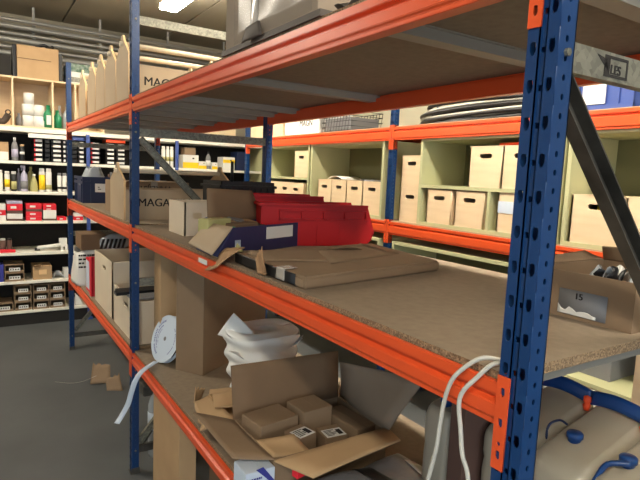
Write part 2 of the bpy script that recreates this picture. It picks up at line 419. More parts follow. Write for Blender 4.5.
# ------------------------------------------------------------ generic boxes
def crate_box(name, label, cat, x0, x1, y0, y1, z0, z1, m='ply', holes_x=(), holes_y=(), t=.008, group=None, hz=.75, hw=.035, lid=False, hole_m=None):
    """open-topped board box; holes_x: handle openings in the face looking down -x at given y fractions, holes_y in the -y face"""
    o = thing(name, label, cat, ((x0+x1)/2, (y0+y1)/2, z0), group)
    bm = BM(); H = z1-z0
    hx = [rounded(hw*2, .026, .012, 4, (y1-y0)*(1-f) , H*hz) for f in holes_x]
    holed_plate(bm, [(0, 0), (y1-y0, 0), (y1-y0, H), (0, H)], hx, t, PYZ(x0+t, y1, z0))
    hy = [rounded(hw*2, .026, .012, 4, (x1-x0)*f, H*hz) for f in holes_y]
    holed_plate(bm, [(0, 0), (x1-x0, 0), (x1-x0, H), (0, H)], hy, t, PXZ(x0, y0+t, z0))
    box(bm, x0, x1, y1-t, y1, z0, z1); box(bm, x1-t, x1, y0+t, y1-t, z0, z1); box(bm, x0+t, x1-t, y0+t, y1-t, z0, z0+t)
    if lid: box(bm, x0-.001, x1+.001, y0-.001, y1+.001, z1, z1+.006)
    obj('body', bm, m, o)
    return o
def carton(name, label, x0, x1, y0, y1, z0, z1, m='card', tape=True, group=None, rz=0, cat='box', seam=True):
    o = thing(name, label, cat, ((x0+x1)/2, (y0+y1)/2, z0), group, rz)
    dx, dy, H = (x1-x0)/2, (y1-y0)/2, z1-z0
    bm = BM(); box(bm, -dx, dx, -dy, dy, 0, H, bev=.002)
    if seam: box(bm, -dx+.002, -.0006, -dy+.001, dy-.001, H, H+.0012); box(bm, .0006, dx-.002, -dy+.001, dy-.001, H, H+.0012)
    obj('body', bm, m, o, local=True)
    if tape:
        bm = BM(); box(bm, -.02, .02, -dy-.0008, dy+.0008, H+.0012, H+.002); box(bm, -.02, .02, -dy-.0012, -dy-.0004, H-.05, H+.002); box(bm, -.02, .02, dy+.0004, dy+.0012, H-.05, H+.002)
        obj('tape', bm, 'tape', o, local=True)
    return o
def open_carton(name, label, x0, x1, y0, y1, z0, z1, m='card', t=.004, cat='box', group=None, mi=None):
    o = thing(name, label, cat, ((x0+x1)/2, (y0+y1)/2, z0), group)
    bm = BM()
    box(bm, x0, x0+t, y0, y1, z0, z1); box(bm, x1-t, x1, y0, y1, z0, z1); box(bm, x0+t, x1-t, y0, y0+t, z0, z1); box(bm, x0+t, x1-t, y1-t, y1, z0, z1); box(bm, x0+t, x1-t, y0+t, y1-t, z0, z0+t)
    obj('body', bm, m, o); return o
def flap(o, a, b, c, d, m='card', t=.004, wob=.002, name='flap', **k):
    bm = BM(); quad(bm, a, b, c, d, t, wob, **k); return obj(name, bm, m, o)
def printed_lines(o, M_, w, h, n, m='blackink', name='printed_text', seed=1, t=.0006):
    rr = random.Random(seed); bm = BM()
    for i in range(n):
        y = h*(1-(i+.5)/n); x = 0
        while x < w*.95:
            l = min(w*rr.uniform(.06, .2), w-x); 
            if rr.random() < .85: box(bm, x, x+l*.8, y-h/n*.22, y+h/n*.22, 0, t, M_)
            x += l
            if rr.random() < .12: break
    return obj(name, bm, m, o)

Z2 = ZS[1]+BT; Z3 = ZS[2]+BT; Z1 = ZS[0]+BT

# ============================================================ FRONT RACK, TOP SHELF
t = carton('wrapped_carton', 'brown carton wrapped in clear film and tape at the front of the top shelf', .012, .50, .62, 1.15, Z3, Z3+.52, 'cardgrey', tape=False)
bm = BM(); box(bm, .006, .51, .60, 1.165, Z3, Z3+.015); obj('dark_base_wrap', bm, 'stripe', t, 'dark strap wrapped around the foot of the carton')
bm = BM(); sheet(bm, lambda u, v: (.0085+.0015*math.sin(9*u+5*v), .64+.44*u, Z3+.02+.50*v), 14, 14, .0006); obj('stretch_film', bm, 'filmwrap', t)
bm = BM()
for (a, b) in ((.92, .96),): sheet(bm, lambda u, v: (.0065+.0012*math.sin(13*v+4*u), a+(b-a)*u, Z3+.01+.5*v), 4, 24, .0008)
obj('tape', bm, 'tape', t)
bm = BM(); quad(bm, (.000, .88, Z3+.012), (-.006, .985, Z3+.006), (-.006, .97, Z3+.045), (.002, .89, Z3+.05), .002, .003); obj('torn_tape_end', bm, 'stripe', t)
bm = BM(); sheet(bm, lambda u, v: (.03+.1*u, .46+.12*v, Z3+.004+.018*abs(math.sin(7*u+5*v))), 10, 10, .002); 
tag(obj('crumpled_foil', bm, 'stripe'), 'dark crumpled plastic scrap on the top shelf edge right of the wrapped carton', 'scrap')

# tool totes: side boards, pointed end panels, dowel handle
def tote(x0, x1, yc, z0, label, lettering=True, L=.29, hp=.335, hs=.225, group='dowel-handled board totes'):
    o = thing('tool_tote', label, 'tote', ((x0+x1)/2, yc, z0), group)
    y0, y1 = yc-L/2, yc+L/2; w = L; t_ = .011
    pr = [(0, 0), (w, 0), (w, hs), (w/2+.032, hp-.03), (w/2+.022, hp-.008), (w/2+.008, hp), (w/2-.008, hp), (w/2-.022, hp-.008), (w/2-.032, hp-.03), (0, hs)]
    hole = [(w/2+.014*math.cos(a*PI/6), hp-.045+.014*math.sin(a*PI/6)) for a in range(12)]
    for xx in (x0+t_, x1):
        bm = BM(); holed_plate(bm, pr, [hole], t_, PYZ(xx, y1, z0)); p = obj('end_panel', bm, 'mdf', o)
        p.data.materials.append(M['mdfedge'])
        for f in p.data.polygons:
            if abs(f.normal.x) < .5: f.material_index = 1
    bm = BM(); box(bm, x0+t_, x1-t_, y0, y0+.009, z0, z0+hs-.05); box(bm, x0+t_, x1-t_, y1-.009, y1, z0, z0+hs-.05); box(bm, x0+t_, x1-t_, y0+.009, y1-.009, z0, z0+.009)
    obj('side_boards', bm, 'mdf', o)
    bm = BM(); tube(bm, [(x0-.012, yc, z0+hp-.045), (x1+.012, yc, z0+hp-.045)], .0135, 14); obj('dowel_handle', bm, 'dowel', o)
    if lettering: text('MAGAZIJN', .062, 'blackink', PXZ(x0+.075, y0-.0002, z0+.075), o, 'printed_lettering', bold=.0007)
    return o
tl = ['pointed-end tote with MAGAZIJN on its side, just behind the middle post, top shelf', 'second pointed-end board tote on the top shelf counted from the middle post', 'third pointed-end board tote on the top shelf counted from the middle post', 'fourth pointed-end board tote on the top shelf, partly hidden', 'fifth and farthest pointed-end board tote on the top shelf, at the far post']
for i, yc in enumerate((2.578, 2.88, 3.18, 3.48, 3.86)):
    tote(.02, .63 if i < 2 else .6, yc, Z3, tl[i], L=.288)
# ============================================================ FRONT RACK, MIDDLE SHELF (far bay)
tote(.02, .64, 2.72, Z2, 'pointed-end board tote with MAGAZIJN on its side, on the middle shelf behind the middle post', L=.34, hp=.31, hs=.215)
t = carton('carton', 'brown carton with PAKLIJST printed upside down, behind the tote on the middle shelf', .06, .50, 2.90, 3.25, Z2, Z2+.20, 'card')
text('PAKLIJST', .05, 'blackink', PXZ(.38, 2.8985, Z2+.175) @ RZ(PI), t, 'printed_lettering', bold=.0005)
# navy crate
o = thing('storage_crate', 'navy blue plastic crate with a pale label on the middle shelf by the far post', 'crate', (.2, 4.13, Z2))
bm = BM(); x0, x1, y0, y1, z0, z1 = .03, .34, 3.95, 4.36, Z2, Z2+.20; tt = .005
box(bm, x0+.01, x1-.01, y0+.01, y0+.01+tt, z0, z1); box(bm, x0+.01, x1-.01, y1-.015, y1-.01, z0, z1); box(bm, x0+.01, x0+.015, y0+.01, y1-.01, z0, z1); box(bm, x1-.015, x1-.01, y0+.01, y1-.01, z0, z1); box(bm, x0+.01, x1-.01, y0+.01, y1-.01, z0, z0+tt)
for z in (z1-.02, z1-.055): box(bm, x0, x1, y0+.002, y0+.012, z, z+.02); box(bm, x0, x0+.012, y0, y1, z, z+.02)
for f in (0, .2, .8, .985): box(bm, x0+.002, x0+.012, y0+(y1-y0-.012)*f, y0+(y1-y0-.012)*f+.012, z0, z1); box(bm, x0+(x1-x0-.012)*f, x0+(x1-x0-.012)*f+.012, y0+.003, y0+.011, z0, z1)
obj('body', bm, 'navy', o)
bm = BM(); box(bm, .12, .20, y0+.0005, y0+.003, Z2+.085, Z2+.15, bev=.0008); obj('label_card', bm, 'whitebright', o, 'off-white label card')
printed_lines(o, PXZ(.14, y0, Z2+.10), .04, .03, 2)
bm = BM(); 
def bagfn(u, v):
    a = 2*PI*u; r = .075*(1-.55*v)*(1+.12*math.sin(5*a)); return (.14+r*1.4*math.cos(a), 4.12+r*math.sin(a), Z2+.13+.14*v+.01*math.sin(3*a))
sheet(bm, bagfn, 20, 6, .0015); tag(obj('plastic_bag', bm, 'clearbag'), 'cloudy plastic bag sticking out of the navy crate', 'bag')
for i, (x, y, m, h) in enumerate(((.24, 4.05, 'brownbag', .22), (.27, 4.12, 'greyp', .235), (.29, 4.02, 'whitebright', .225))):
    bm = BM(); lathe(bm, [(.02, 0), (.02, h-.05), (.009, h-.03), (.009, h)], T((x, y, Z2+.005)), 16)
    tag(obj('bottle', bm, m), ['brown bottle', 'grey capped bottle', 'white bottle'][i]+' standing in the navy crate at its right end', 'bottle')
t = thing('storage_crate', 'black plastic crate behind the brown flap on the middle shelf, left of the rear post', 'crate', (.5, 2.14, Z2))
bm = BM(); x0, x1, y0, y1, z0, z1 = .36, .65, 2.02, 2.27, Z2, Z2+.235
box(bm, x0, x1, y0, y0+.006, z0, z1); box(bm, x0, x1, y1-.006, y1, z0, z1); box(bm, x0, x0+.006, y0, y1, z0, z1); box(bm, x1-.006, x1, y0, y1, z0, z1); box(bm, x0, x1, y0, y1, z0, z0+.006)
box(bm, x0-.01, x1+.01, y0-.01, y1+.01, z1-.03, z1-.018)
for i in range(9): box(bm, x0+.02+.033*i, x0+.026+.033*i, y0-.008, y0, z0, z1-.03)
obj('body', bm, 'black', t)
bm = BM(); box(bm, x0+.02, x1-.02, y0+.02, y1-.02, z1-.03, z1-.005, bev=.006); tube(bm, [(.45, 2.1, z1-.01), (.45, 2.1, z1+.10)], .008, 8); tag(obj('tool_case', bm, 'black'), 'black tool with an upright stem lying in the black crate', 'tool')

# ============================================================ FRONT RACK, MIDDLE SHELF (near bay)
# white box with handle
o = crate_box('archive_box', 'pale box with a handle hole, behind the blue carton near the middle post', 'box', .10, .29, 1.78, 2.0, Z2, Z2+.145, m='archive', holes_y=(.3,), holes_x=(), hz=.6, hw=.022, t=.006)
flap(o, (.185, 1.768, Z2+.08), (.285, 1.768, Z2+.11), (.29, 1.772, Z2+.0), (.175, 1.772, Z2+.0), 'blueplastic', .003, 0, name='blue_liner')
# navy printed carton with flaps, rotated a bit: corners
A_ = Vector((.018, 1.20, Z2)); B_ = Vector((.43, 1.385, Z2)); u_ = (B_-A_).normalized(); n_ = Vector((-u_.y, u_.x, 0)); Lc = (B_-A_).length; Wc = .18; Hc = .094
ang = math.atan2(u_.y, u_.x)
o = thing('open_carton', 'navy printed carton with a white label and raised brown flap, open on the middle shelf', 'box', A_, rz=ang)
def lf(p): return (world_m(o) @ Vector(p))
bm = BM(); tt = .004; sl = .075
ks = .081; mxz = Matrix(((1,0,0,0),(0,0,1,0),(0,1,0,0),(0,0,0,1)))
prism(bm, [(0, 0), (Lc, 0), (Lc, Hc), (sl, Hc)], tt, mxz); prism(bm, [(0, 0), (Lc, 0), (Lc, Hc), (sl*.5, Hc)], tt, T((ks, Wc-tt, 0)) @ mxz)
quad(bm, (0, 0, 0), (ks, Wc, 0), (sl*.5+ks, Wc, Hc), (sl, 0, Hc), tt, 0, n=1); quad(bm, (Lc-tt, 0, 0), (Lc-tt+ks, Wc, 0), (Lc-tt+ks, Wc, Hc), (Lc-tt, 0, Hc), tt, 0, n=1); prism(bm, [(.01, tt), (Lc-tt, tt), (Lc-tt+ks, Wc-tt), (ks+.01, Wc-tt)], tt, T((0, 0, 0)))
obj('body', bm, 'navycard', o, local=True)
bm = BM(); quad(bm, (Lc*.12+ks, Wc, Hc), (Lc*.80+ks, Wc, Hc), (Lc*.70+ks, Wc+.02, Hc+.115), (Lc*.15+ks, Wc+.02, Hc+.125), .004, .002)
obj('back_flap', bm, 'carddark', o, 'raised brown cardboard flap', local=True)
LW = world_m(o).inverted(); bm = BM(); quad(bm, LW @ Vector((.082, 1.225, Z2+.096)), LW @ Vector((.058, 1.40, Z2+.097)), LW @ Vector((-.030, 1.34, Z2+.030)), LW @ Vector((-.006, 1.19, Z2+.012)), .004, .002)
obj('left_flap', bm, 'mdf', o, 'pale flap folded down over the shelf edge', local=True)
bm = BM(); quad(bm, (Lc, .03, Hc), (Lc, Wc*.6, Hc), (Lc+.10, Wc*.5, Hc+.012), (Lc+.09, .04, Hc+.006), .004, .002)
obj('right_flap', bm, 'carddark', o, local=True)
bm = BM(); box(bm, Lc*.56, Lc*.92, -.0012, 0, .042, .086); obj('label_card', bm, 'whitebright', o, 'white blank label', local=True)
bm = BM()
for i in range(5): box(bm, .085+.006*i, .088+.006*i, -.001, 0, .022+.004*(i % 3), .05)
obj('printed_mark', bm, 'bluewhite', o, local=True)
for i, (p, s, m, lb) in enumerate((((.14, .15, .045), (.12, .05, .055), 'foam', 'pale green foam block lying in the navy carton'), ((.24, .12, .04), (.14, .07, .03), 'carddark', 'brown folded booklet lying in the navy carton'))):
    bm = BM(); box(bm, *[v for k in range(3) for v in ((p[k]-s[k]/2, p[k]+s[k]/2))], bev=.004)
    bmesh.ops.transform(bm, matrix=world_m(o) @ T((0, 0, .04)), verts=bm.verts)
    q = obj('foam_block' if i == 0 else 'booklet', bm, 'olive' if i == 0 else m); tag(q, lb, 'packing' if i == 0 else 'booklet')
bm = BM(); lathe(bm, [(.022, 0), (.028, .01), (.028, .05), (.012, .065), (.012, .08)], world_m(o) @ T((.10, .06, .05)) @ RY(1.3), 16)
tag(obj('bottle', bm, 'greenp'), 'small green plastic bottle lying in the navy carton', 'bottle')
for k in range(4):
    bm = BM(); box(bm, -.07, .07, -.03, .03, 0, .004, world_m(o) @ T((.27+.01*k, .09+.03*k, .075+.008*k)) @ RZ(.3*k-.4) @ RX(.1*k))
    tag(obj('paper_slip', bm, ['whitebright', 'stripe', 'cardlight', 'greyp'][k]), ['white', 'dark', 'tan', 'grey'][k]+' printed slip lying loose on top in the navy carton', 'paper')
# red bins
def red_bin(loc, rz, L, W, H, label):
    o = thing('stacking_bin', label, 'bin', loc, 'red plastic bins on the middle shelf', rz)
    # profile of side wall along length x (front open end at +x, cut back)
    side = [(0.012, 0), (L-.04, 0), (L-.012, H*.16), (L, H*.36), (L-.035, H), (0, H)]
    bm = BM(); tt = .004
    for yy in (0, W-tt): prism(bm, side, tt, Matrix(((1,0,0,0),(0,0,1,yy),(0,1,0,0),(0,0,0,1))))
    box(bm, 0.012, L-.04, 0, W, 0, tt); box(bm, 0, .006, 0, W, 0, H)
    quad(bm, (L-.04, 0, 0), (L-.04, W, 0), (L-.012, W, H*.16), (L-.012, 0, H*.16), tt, 0, n=1); quad(bm, (L-.012, 0, H*.16), (L-.012, W, H*.16), (L, W, H*.36), (L, 0, H*.36), tt, 0, n=1)
    box(bm, 0, L-.035, -.012, 0, H-.008, H); box(bm, 0, L-.035, W, W+.012, H-.008, H); box(bm, -.01, 0, -.012, W+.012, H-.01, H)
    obj('body', bm, 'red', o, local=True)
    bm = BM()
    for z in (H*.62, H*.82): box(bm, L*.15, L*.92, -.009, 0, z, z+.006)
    for i in range(5): box(bm, L*(.15+.19*i), L*(.15+.19*i)+.014, -.009, 0, H*.62, H*.84)
    for i in range(3): box(bm, L*(.28+.2*i), L*(.28+.2*i)+.003, -.0022, 0, H*.06, H*.5)
    box(bm, L-.045, L-.028, -.004, W*.2, -.0, .012)
    obj('ribs', bm, 'red', o, local=True)
    return o
red_bin((.285, 1.425, Z2), math.radians(-16), .475, .20, .168, 'front red plastic stacking bin right of the navy carton, with a chamfered open end')
red_bin((.355, 1.645, Z2), math.radians(-14), .35, .20, .190, 'rear red plastic stacking bin whose rim rises behind the front red bin')
# flat kraft package
c4 = [Vector((.026, .655, 0)), Vector((.575, .745, 0)), Vector((.630, 1.165, 0)), Vector((.032, 1.10, 0))]
o = thing('flat_package', 'flat brown cardboard package with torn paper on the middle shelf in front of the bins', 'package', (.35, 1.0, Z2))
bm = BM(); prism(bm, [(v.x, v.y) for v in c4], .032, T((0, 0, Z2+.001)))
bmesh.ops.recalc_face_normals(bm, faces=bm.faces); bmesh.ops.bevel(bm, geom=bm.edges[:], offset=.006, segments=2, affect='EDGES')
obj('body', bm, 'card', o)
zt = Z2+.0345
bm = BM(); quad(bm, (.045, .90, zt), (.30, .80, zt), (.50, 1.05, zt), (.06, 1.10, zt), .0016, .001, tear=.006); quad(bm, (.20, .80, zt+.001), (.54, .90, zt+.001), (.56, 1.14, zt+.001), (.30, 1.02, zt+.001), .0016, .001, tear=.008)
obj('torn_top_paper', bm, 'card', o)
bm = BM(); sheet(bm, lambda u, v: (.36+.10*u, 1.03+.05*v-.03*u, zt+.003+.006*math.sin(PI*u)), 8, 4, .0016); obj('paper_lift', bm, 'carddark', o)
bm = BM(); quad(bm, (.0275, .70, Z2+.004), (.030, 1.08, Z2+.004), (.0285, 1.08, zt-.001), (.0262, .70, zt-.001), .002, 0); obj('black_tape', bm, 'black', o, 'black tape along the short edge')
bm = BM(); quad(bm, (.0245, .755, Z2+.006), (.0245, .80, Z2+.006), (.026, .80, zt+.003), (.026, .755, zt+.003), .002, 0); quad(bm, (.026, .755, zt+.002), (.026, .80, zt+.002), (.07, .805, zt+.002), (.07, .765, zt+.002), .001, 0); obj('tape', bm, 'tape', o, 'shiny clear tape patch')
# torn paper on edge
bm = BM(); quad(bm, (-.012, 1.24, Z2-.045), (-.02, 1.10, Z2-.015), (.035, 1.05, Z2+.045), (.03, 1.20, Z2+.018), .0015, .006, tear=.006)
quad(bm, (.03, 1.20, Z2+.018), (.035, 1.05, Z2+.045), (.07, 1.10, Z2+.05), (.06, 1.24, Z2+.02), .0015, .004, tear=.004)
tag(obj('torn_paper', bm, 'paperbrown'), 'torn brown paper hanging over the middle beam left of the flat package', 'paper')
bm = BM(); quad(bm, (.016, .86, Z2+.003), (.018, .84, Z2+.01), (.02, .87, Z2+.075), (.018, .91, Z2+.055), .0015, .005, tear=.006)
quad(bm, (.016, .89, Z2+.003), (.016, .85, Z2+.003), (.022, .88, Z2+.06), (.018, .925, Z2+.04), .0015, .004, tear=.006)
tag(obj('torn_paper', bm, 'paperbrown'), 'crumpled tan paper scrap standing at the front edge of the flat package', 'paper')
bm = BM(); box(bm, .016, .05, 1.19, 1.25, Z2, Z2+.0015); prism(bm, [(0, 0), (.05, .01), (.03, .05)], .001, T((.07, 1.2, Z2+.001)) @ RX(1.0))
tag(obj('paper_scrap', bm, 'olive'), 'small pale yellow paper corner sticking up in front of the navy carton', 'paper')
bm = BM(); box(bm, -.0022, -.0012, 1.24, 1.32, ZS[1]-.02, ZS[1]-.004); tag(obj('paper_sticker', bm, 'whitebright'), 'small white sticker remains on the middle beam under the pale flap', 'sticker')
# carton with label, right
o = open_carton('open_carton', 'open brown carton with a grey label at the right end of the middle shelf', .425, .70, .078, .30, Z2, Z2+.100, 'card')
flap(o, (.70, .08, Z2+.10), (.70, .30, Z2+.10), (.69, .30, Z2+.135), (.69, .08, Z2+.145), 'card')
flap(o, (.425, .30, Z2+.10), (.70, .30, Z2+.10), (.67, .335, Z2+.12), (.45, .335, Z2+.11), 'card')
bm = BM(); quad(bm, (.4238, .236, Z2+.008), (.4238, .130, Z2+.008), (.4238, .130, Z2+.062), (.4238, .236, Z2+.062), .0012, 0, n=2); obj('label_card', bm, 'greyp', o, 'grey label')
bm = BM(); quad(bm, (.4226, .236, Z2+.009), (.4226, .150, Z2+.009), (.4226, .150, Z2+.018), (.4226, .236, Z2+.022), .001, 0, n=10, tear=.004); obj('torn_patch', bm, 'whitebright', o, 'torn white patch along the label foot')
text('15', .019, 'blackink', PYZ(.4228, .200, Z2+.044), o, 'handwritten_number', bold=.0004)
for k, (x, y, m) in enumerate(((.46, .17, 'clearbag'), (.53, .15, 'whitebright'), (.47, .15, 'black'), (.50, .10, 'clearbag'))):
    bm = BM(); sheet(bm, lambda u, v: (x+.05*u+.012*math.sin(9*v+k), y+.035*v, Z2+.075+.04*abs(math.sin(2.5*u+k)*math.cos(4*v))), 6, 6, .001); tag(obj('wrapped_part', bm, m), ['clear film scrap', 'white wrapped part', 'black strip', 'crinkled film wrapper'][k]+' poking out of the carton at the right shelf end', 'packing')

# ============================================================ FRONT RACK, BOTTOM SHELF (far bay)
o = crate_box('archive_box', 'tall pale board box with handle hole on the bottom shelf, beyond the shorter one', 'box', .035, .46, 2.93, 3.50, Z1, 1.02, m='archive', holes_x=(.42,), hz=.80, hw=.05)
o = crate_box('archive_box', 'shorter pale board box with a handle hole beside the middle post on the bottom shelf', 'box', .035, .46, 2.36, 2.88, Z1, .90, m='archive', holes_x=(.42,), hz=.74, hw=.055)
o = thing('metal_rail', 'flat black metal rails lying across the shorter board box on the bottom shelf', 'rail', (.25, 2.6, .9))
bm = BM(); box(bm, -.02, .62, 2.54, 2.60, .9005, .918); box(bm, .0, .6, 2.62, 2.67, .9005, .914); obj('body', bm, 'black', o)
bm = BM(); box(bm, .03, .50, 2.40, 2.52, .9005, .909); tag(obj('grey_board', bm, 'greyp'), 'thin grey panel lying in front of the black rails on the board box', 'panel')
# paper sack
o = thing('paper_sack', 'white printed paper sack on the bottom shelf at the far post', 'bag', (.12, 4.15, Z1))
bm = BM()
def sackfn(u, v):
    a = 2*PI*u; cx, cy = math.cos(a), math.sin(a); k = 1/max(abs(cx), abs(cy))**.75
    s = 1-.12*v+.06*math.sin(4*v+3*a); zz = Z1+.27*v+.012*math.sin(3*a)*v
    return (.10+.12*cx*k*s, 4.12+.16*cy*k*s, zz)
sheet(bm, sackfn, 28, 10, .002); box(bm, .0, .2, 3.98, 4.26, Z1, Z1+.2); obj('body', bm, 'whitebright', o)
printed_lines(o, PXZ(-.005, 3.935, Z1+.14), .17, .12, 4, seed=4)
o = thing('ring_binder', 'red and white ring binder standing on the bottom shelf beside the white sack', 'binder', (.13, 3.66, Z1))
bm = BM(); box(bm, .03, .30, 3.58, 3.586, Z1, Z1+.28); box(bm, .03, .30, 3.64, 3.646, Z1, Z1+.28); box(bm, .03, .036, 3.58, 3.646, Z1, Z1+.28); box(bm, .024, .03, 3.575, 3.65, Z1, Z1+.28); obj('cover', bm, 'redcard', o)
bm = BM(); box(bm, .04, .29, 3.5885, 3.637, Z1+.005, Z1+.27); obj('pages', bm, 'whitebright', o)
o = thing('file_folder', 'pale blue-grey folder with a red spine between the binder and the tall board box', 'binder', (.1, 3.8, Z1))
bm = BM(); box(bm, .035, .05, 3.66, 3.86, Z1, Z1+.245); obj('cover', bm, 'redcard', o)
bm = BM(); box(bm, .0335, .035, 3.68, 3.845, Z1+.02, Z1+.23); obj('front_sheet', bm, 'bluewhite', o)
carton('carton', 'small brown carton on the bottom shelf behind the white sack', .28, .52, 3.85, 4.2, Z1, Z1+.34, 'carddark')
o = carton('carton', 'brown carton on top of the sack at the far post, below the middle shelf', .02, .2, 3.98, 4.25, Z1+.278, Z1+.40, 'carddark', tape=False)
bm = BM()
def wrapfn(u, v):
    a = 2*PI*u; r = .07*(1+.1*math.sin(4*a))*(math.sin(PI*min(max(v, .05), .95))**.4); return (.12+.2*v, 3.75+r*math.cos(a), Z1+.36+r*math.sin(a))
sheet(bm, wrapfn, 18, 10, .0015); o = obj('striped_bag', bm, 'clearbag'); tag(o, 'cloudy plastic bag with dark stripes lying on the folders under the middle shelf', 'bag')
for k in range(6):
    bm = BM(); quad(bm, (.10+.03*k, 3.675, Z1+.33), (.118+.03*k, 3.675, Z1+.33), (.138+.03*k, 3.675, Z1+.40), (.12+.03*k, 3.675, Z1+.40), .001, 0, n=1); obj('stripe', bm, 'black', o)

# ============================================================ FRONT RACK, BOTTOM SHELF (near bay)
# tall carton
o = carton('tall_carton', 'tall brown carton standing under the middle shelf left of the white foam rolls', .388-.275, .388+.275, 2.012-.0775, 2.012+.0775, Z1, 1.215, 'card', rz=math.radians(32.7), tape=False)
carton('carton', 'narrow light carton standing behind the tall brown carton and the reel', .10, .24, 2.13, 2.24, Z1, 1.20, 'cardlight', tape=False)
# reel
RR = .114/.137; rc = Vector((.112, 2.055, Z1+.112)); ax_ = Vector((-.93, -.22, .32)).normalized()
q = ax_.to_track_quat('Z', 'Y').to_matrix().to_4x4() @ Matrix.Scale(RR, 4)
o = thing('tape_reel', 'round white reel with blue print leaning against the tall carton, strip hanging from it', 'reel', (rc.x, rc.y, Z1))
bm = BM(); cyl(bm, .137, .012, .0145, T(rc) @ q, 48); obj('front_flange', bm, 'bluewhite', o)
bm = BM(); cyl(bm, .137, -.0145, -.012, T(rc) @ q, 48); obj('back_flange', bm, 'bluewhite', o)
bm = BM(); cyl(bm, .118, -.012, .012, T(rc) @ q, 40); obj('wound_strip', bm, 'stripe', o)
bm = BM(); cyl(bm, .012, .0145, .0155, T(rc) @ q, 20); obj('hub_hole', bm, 'greyp', o)
for rr_, a0, a1, n, hgt in ((.105, .3, 2.8, 26, .012), (.085, .6, 2.5, 20, .007), (.070, .8, 2.2, 12, .004), (.1, 3.8, 5.6, 22, .005)):
    bm = BM()
    for i in range(n):
        if (i*7) % 9 == 0: continue
        a = a0+(a1-a0)*i/n; box(bm, -.0022, .0022, -hgt/2, hgt/2, .0146, .0152, T(rc) @ q @ RZ(a) @ T((0, rr_, 0)))
    obj('printed_text', bm, 'txtblue', o)
pts = spline([(.05, 2.02, Z1+.02), (-.03, 1.95, Z1+.012), (-.06, 1.955, Z1-.03), (-.075, 1.97, Z1-.09), (-.085, 1.99, Z1-.15), (-.11, 2.0, Z1-.205), (-.135, 1.99, Z1-.235)], 6)
bm = BM(); n = len(pts)-1
sheet(bm, lambda u, v: pts[round(u*n)]+Vector((.010*(v-.5)*2*.9, -.010*(v-.5)*2, 0)), n, 2, .0015); obj('hanging_strip', bm, 'bluewhite', o, 'white strip end hanging over the beam')
# foam rolls in bag
o = thing('foam_roll', 'white foam sheet roll in an open plastic bag behind the big open carton', 'roll', (.37, 1.56, Z1))
bm = BM()
def foamf(u, v):
    a = 2*PI*u; w = v*3.5+.12*math.sin(3*a)+.1*math.sin(5*a+1)
    r = .112+.046*v**.6+.008*math.sin(2*PI*w)+.0025*math.sin(9*a+3*v); return (.37+r*math.cos(a), 1.56+r*math.sin(a), Z1+.002+.262*v+.008*math.sin(3*a)*v)
sheet(bm, foamf, 64, 56, .002)
def foamt(u, v):
    a = 2*PI*u; r = .035+.124*v; return (.37+r*math.cos(a), 1.56+r*math.sin(a), Z1+.262+.010*math.sin(PI*v)+.004*math.sin(9*v+2*a)+.008*math.sin(3*a)*v)
sheet(bm, foamt, 48, 12, .002); lathe(bm, [(.036, 0), (.036, .262), (.033, .262), (.033, .002)], T((.37, 1.56, Z1)), 24)
obj('roll', bm, 'foam', o)
for k_, (a0, z0_, l_) in enumerate(((3.6, .20, .05), (4.2, .12, .04), (.3, .17, .05), (5.4, .23, .04))):
    bm = BM(); ca, sa = math.cos(a0), math.sin(a0); px, py = .37+.138*ca, 1.56+.138*sa
    quad(bm, (px-.03*sa, py+.03*ca, Z1+z0_-.03), (px+.03*sa, py-.03*ca, Z1+z0_-.02), (px+.02*sa+l_*ca, py-.02*ca+l_*sa, Z1+z0_+.01), (px-.03*sa+l_*ca, py+.03*ca+l_*sa, Z1+z0_+.02), .002, .004, tear=.005); obj('loose_flap', bm, 'foam', o)
bm = BM(); quad(bm, (.20, 1.63, Z1+.24), (.30, 1.44, Z1+.235), (.30, 1.50, Z1+.275), (.245, 1.57, Z1+.345), .0025, .004, n=10); obj('loose_sheet', bm, 'foam', o)
# crumpled opened carton left of the flap
o = open_carton('torn_carton', 'torn light brown carton with ragged flaps, left of the big open carton', .09, .36, 1.16, 1.44, Z1, Z1+.07, 'cardlight')
flap(o, (.09, 1.18, Z1+.07), (.09, 1.44, Z1+.07), (.02, 1.42, Z1+.055), (.0, 1.26, Z1+.03), 'cardlight', wob=.005, tear=.008)
flap(o, (.09, 1.44, Z1+.07), (.36, 1.44, Z1+.07), (.33, 1.50, Z1+.03), (.12, 1.52, Z1+.05), 'cardlight', wob=.005, tear=.006)
flap(o, (.06, 1.30, Z1+.075), (.36, 1.22, Z1+.08), (.36, 1.44, Z1+.09), (.10, 1.42, Z1+.08), 'cardlight', wob=.006, tear=.008, name='torn_lid')
bm = BM(); quad(bm, (.05, 1.50, Z1+.02), (.10, 1.54, Z1+.01), (.11, 1.54, Z1+.06), (.06, 1.50, Z1+.07), .003, .004, tear=.008)
tag(obj('cardboard_scrap', bm, 'cardlight'), 'ragged scrap of light cardboard standing beside the tall carton', 'scrap')
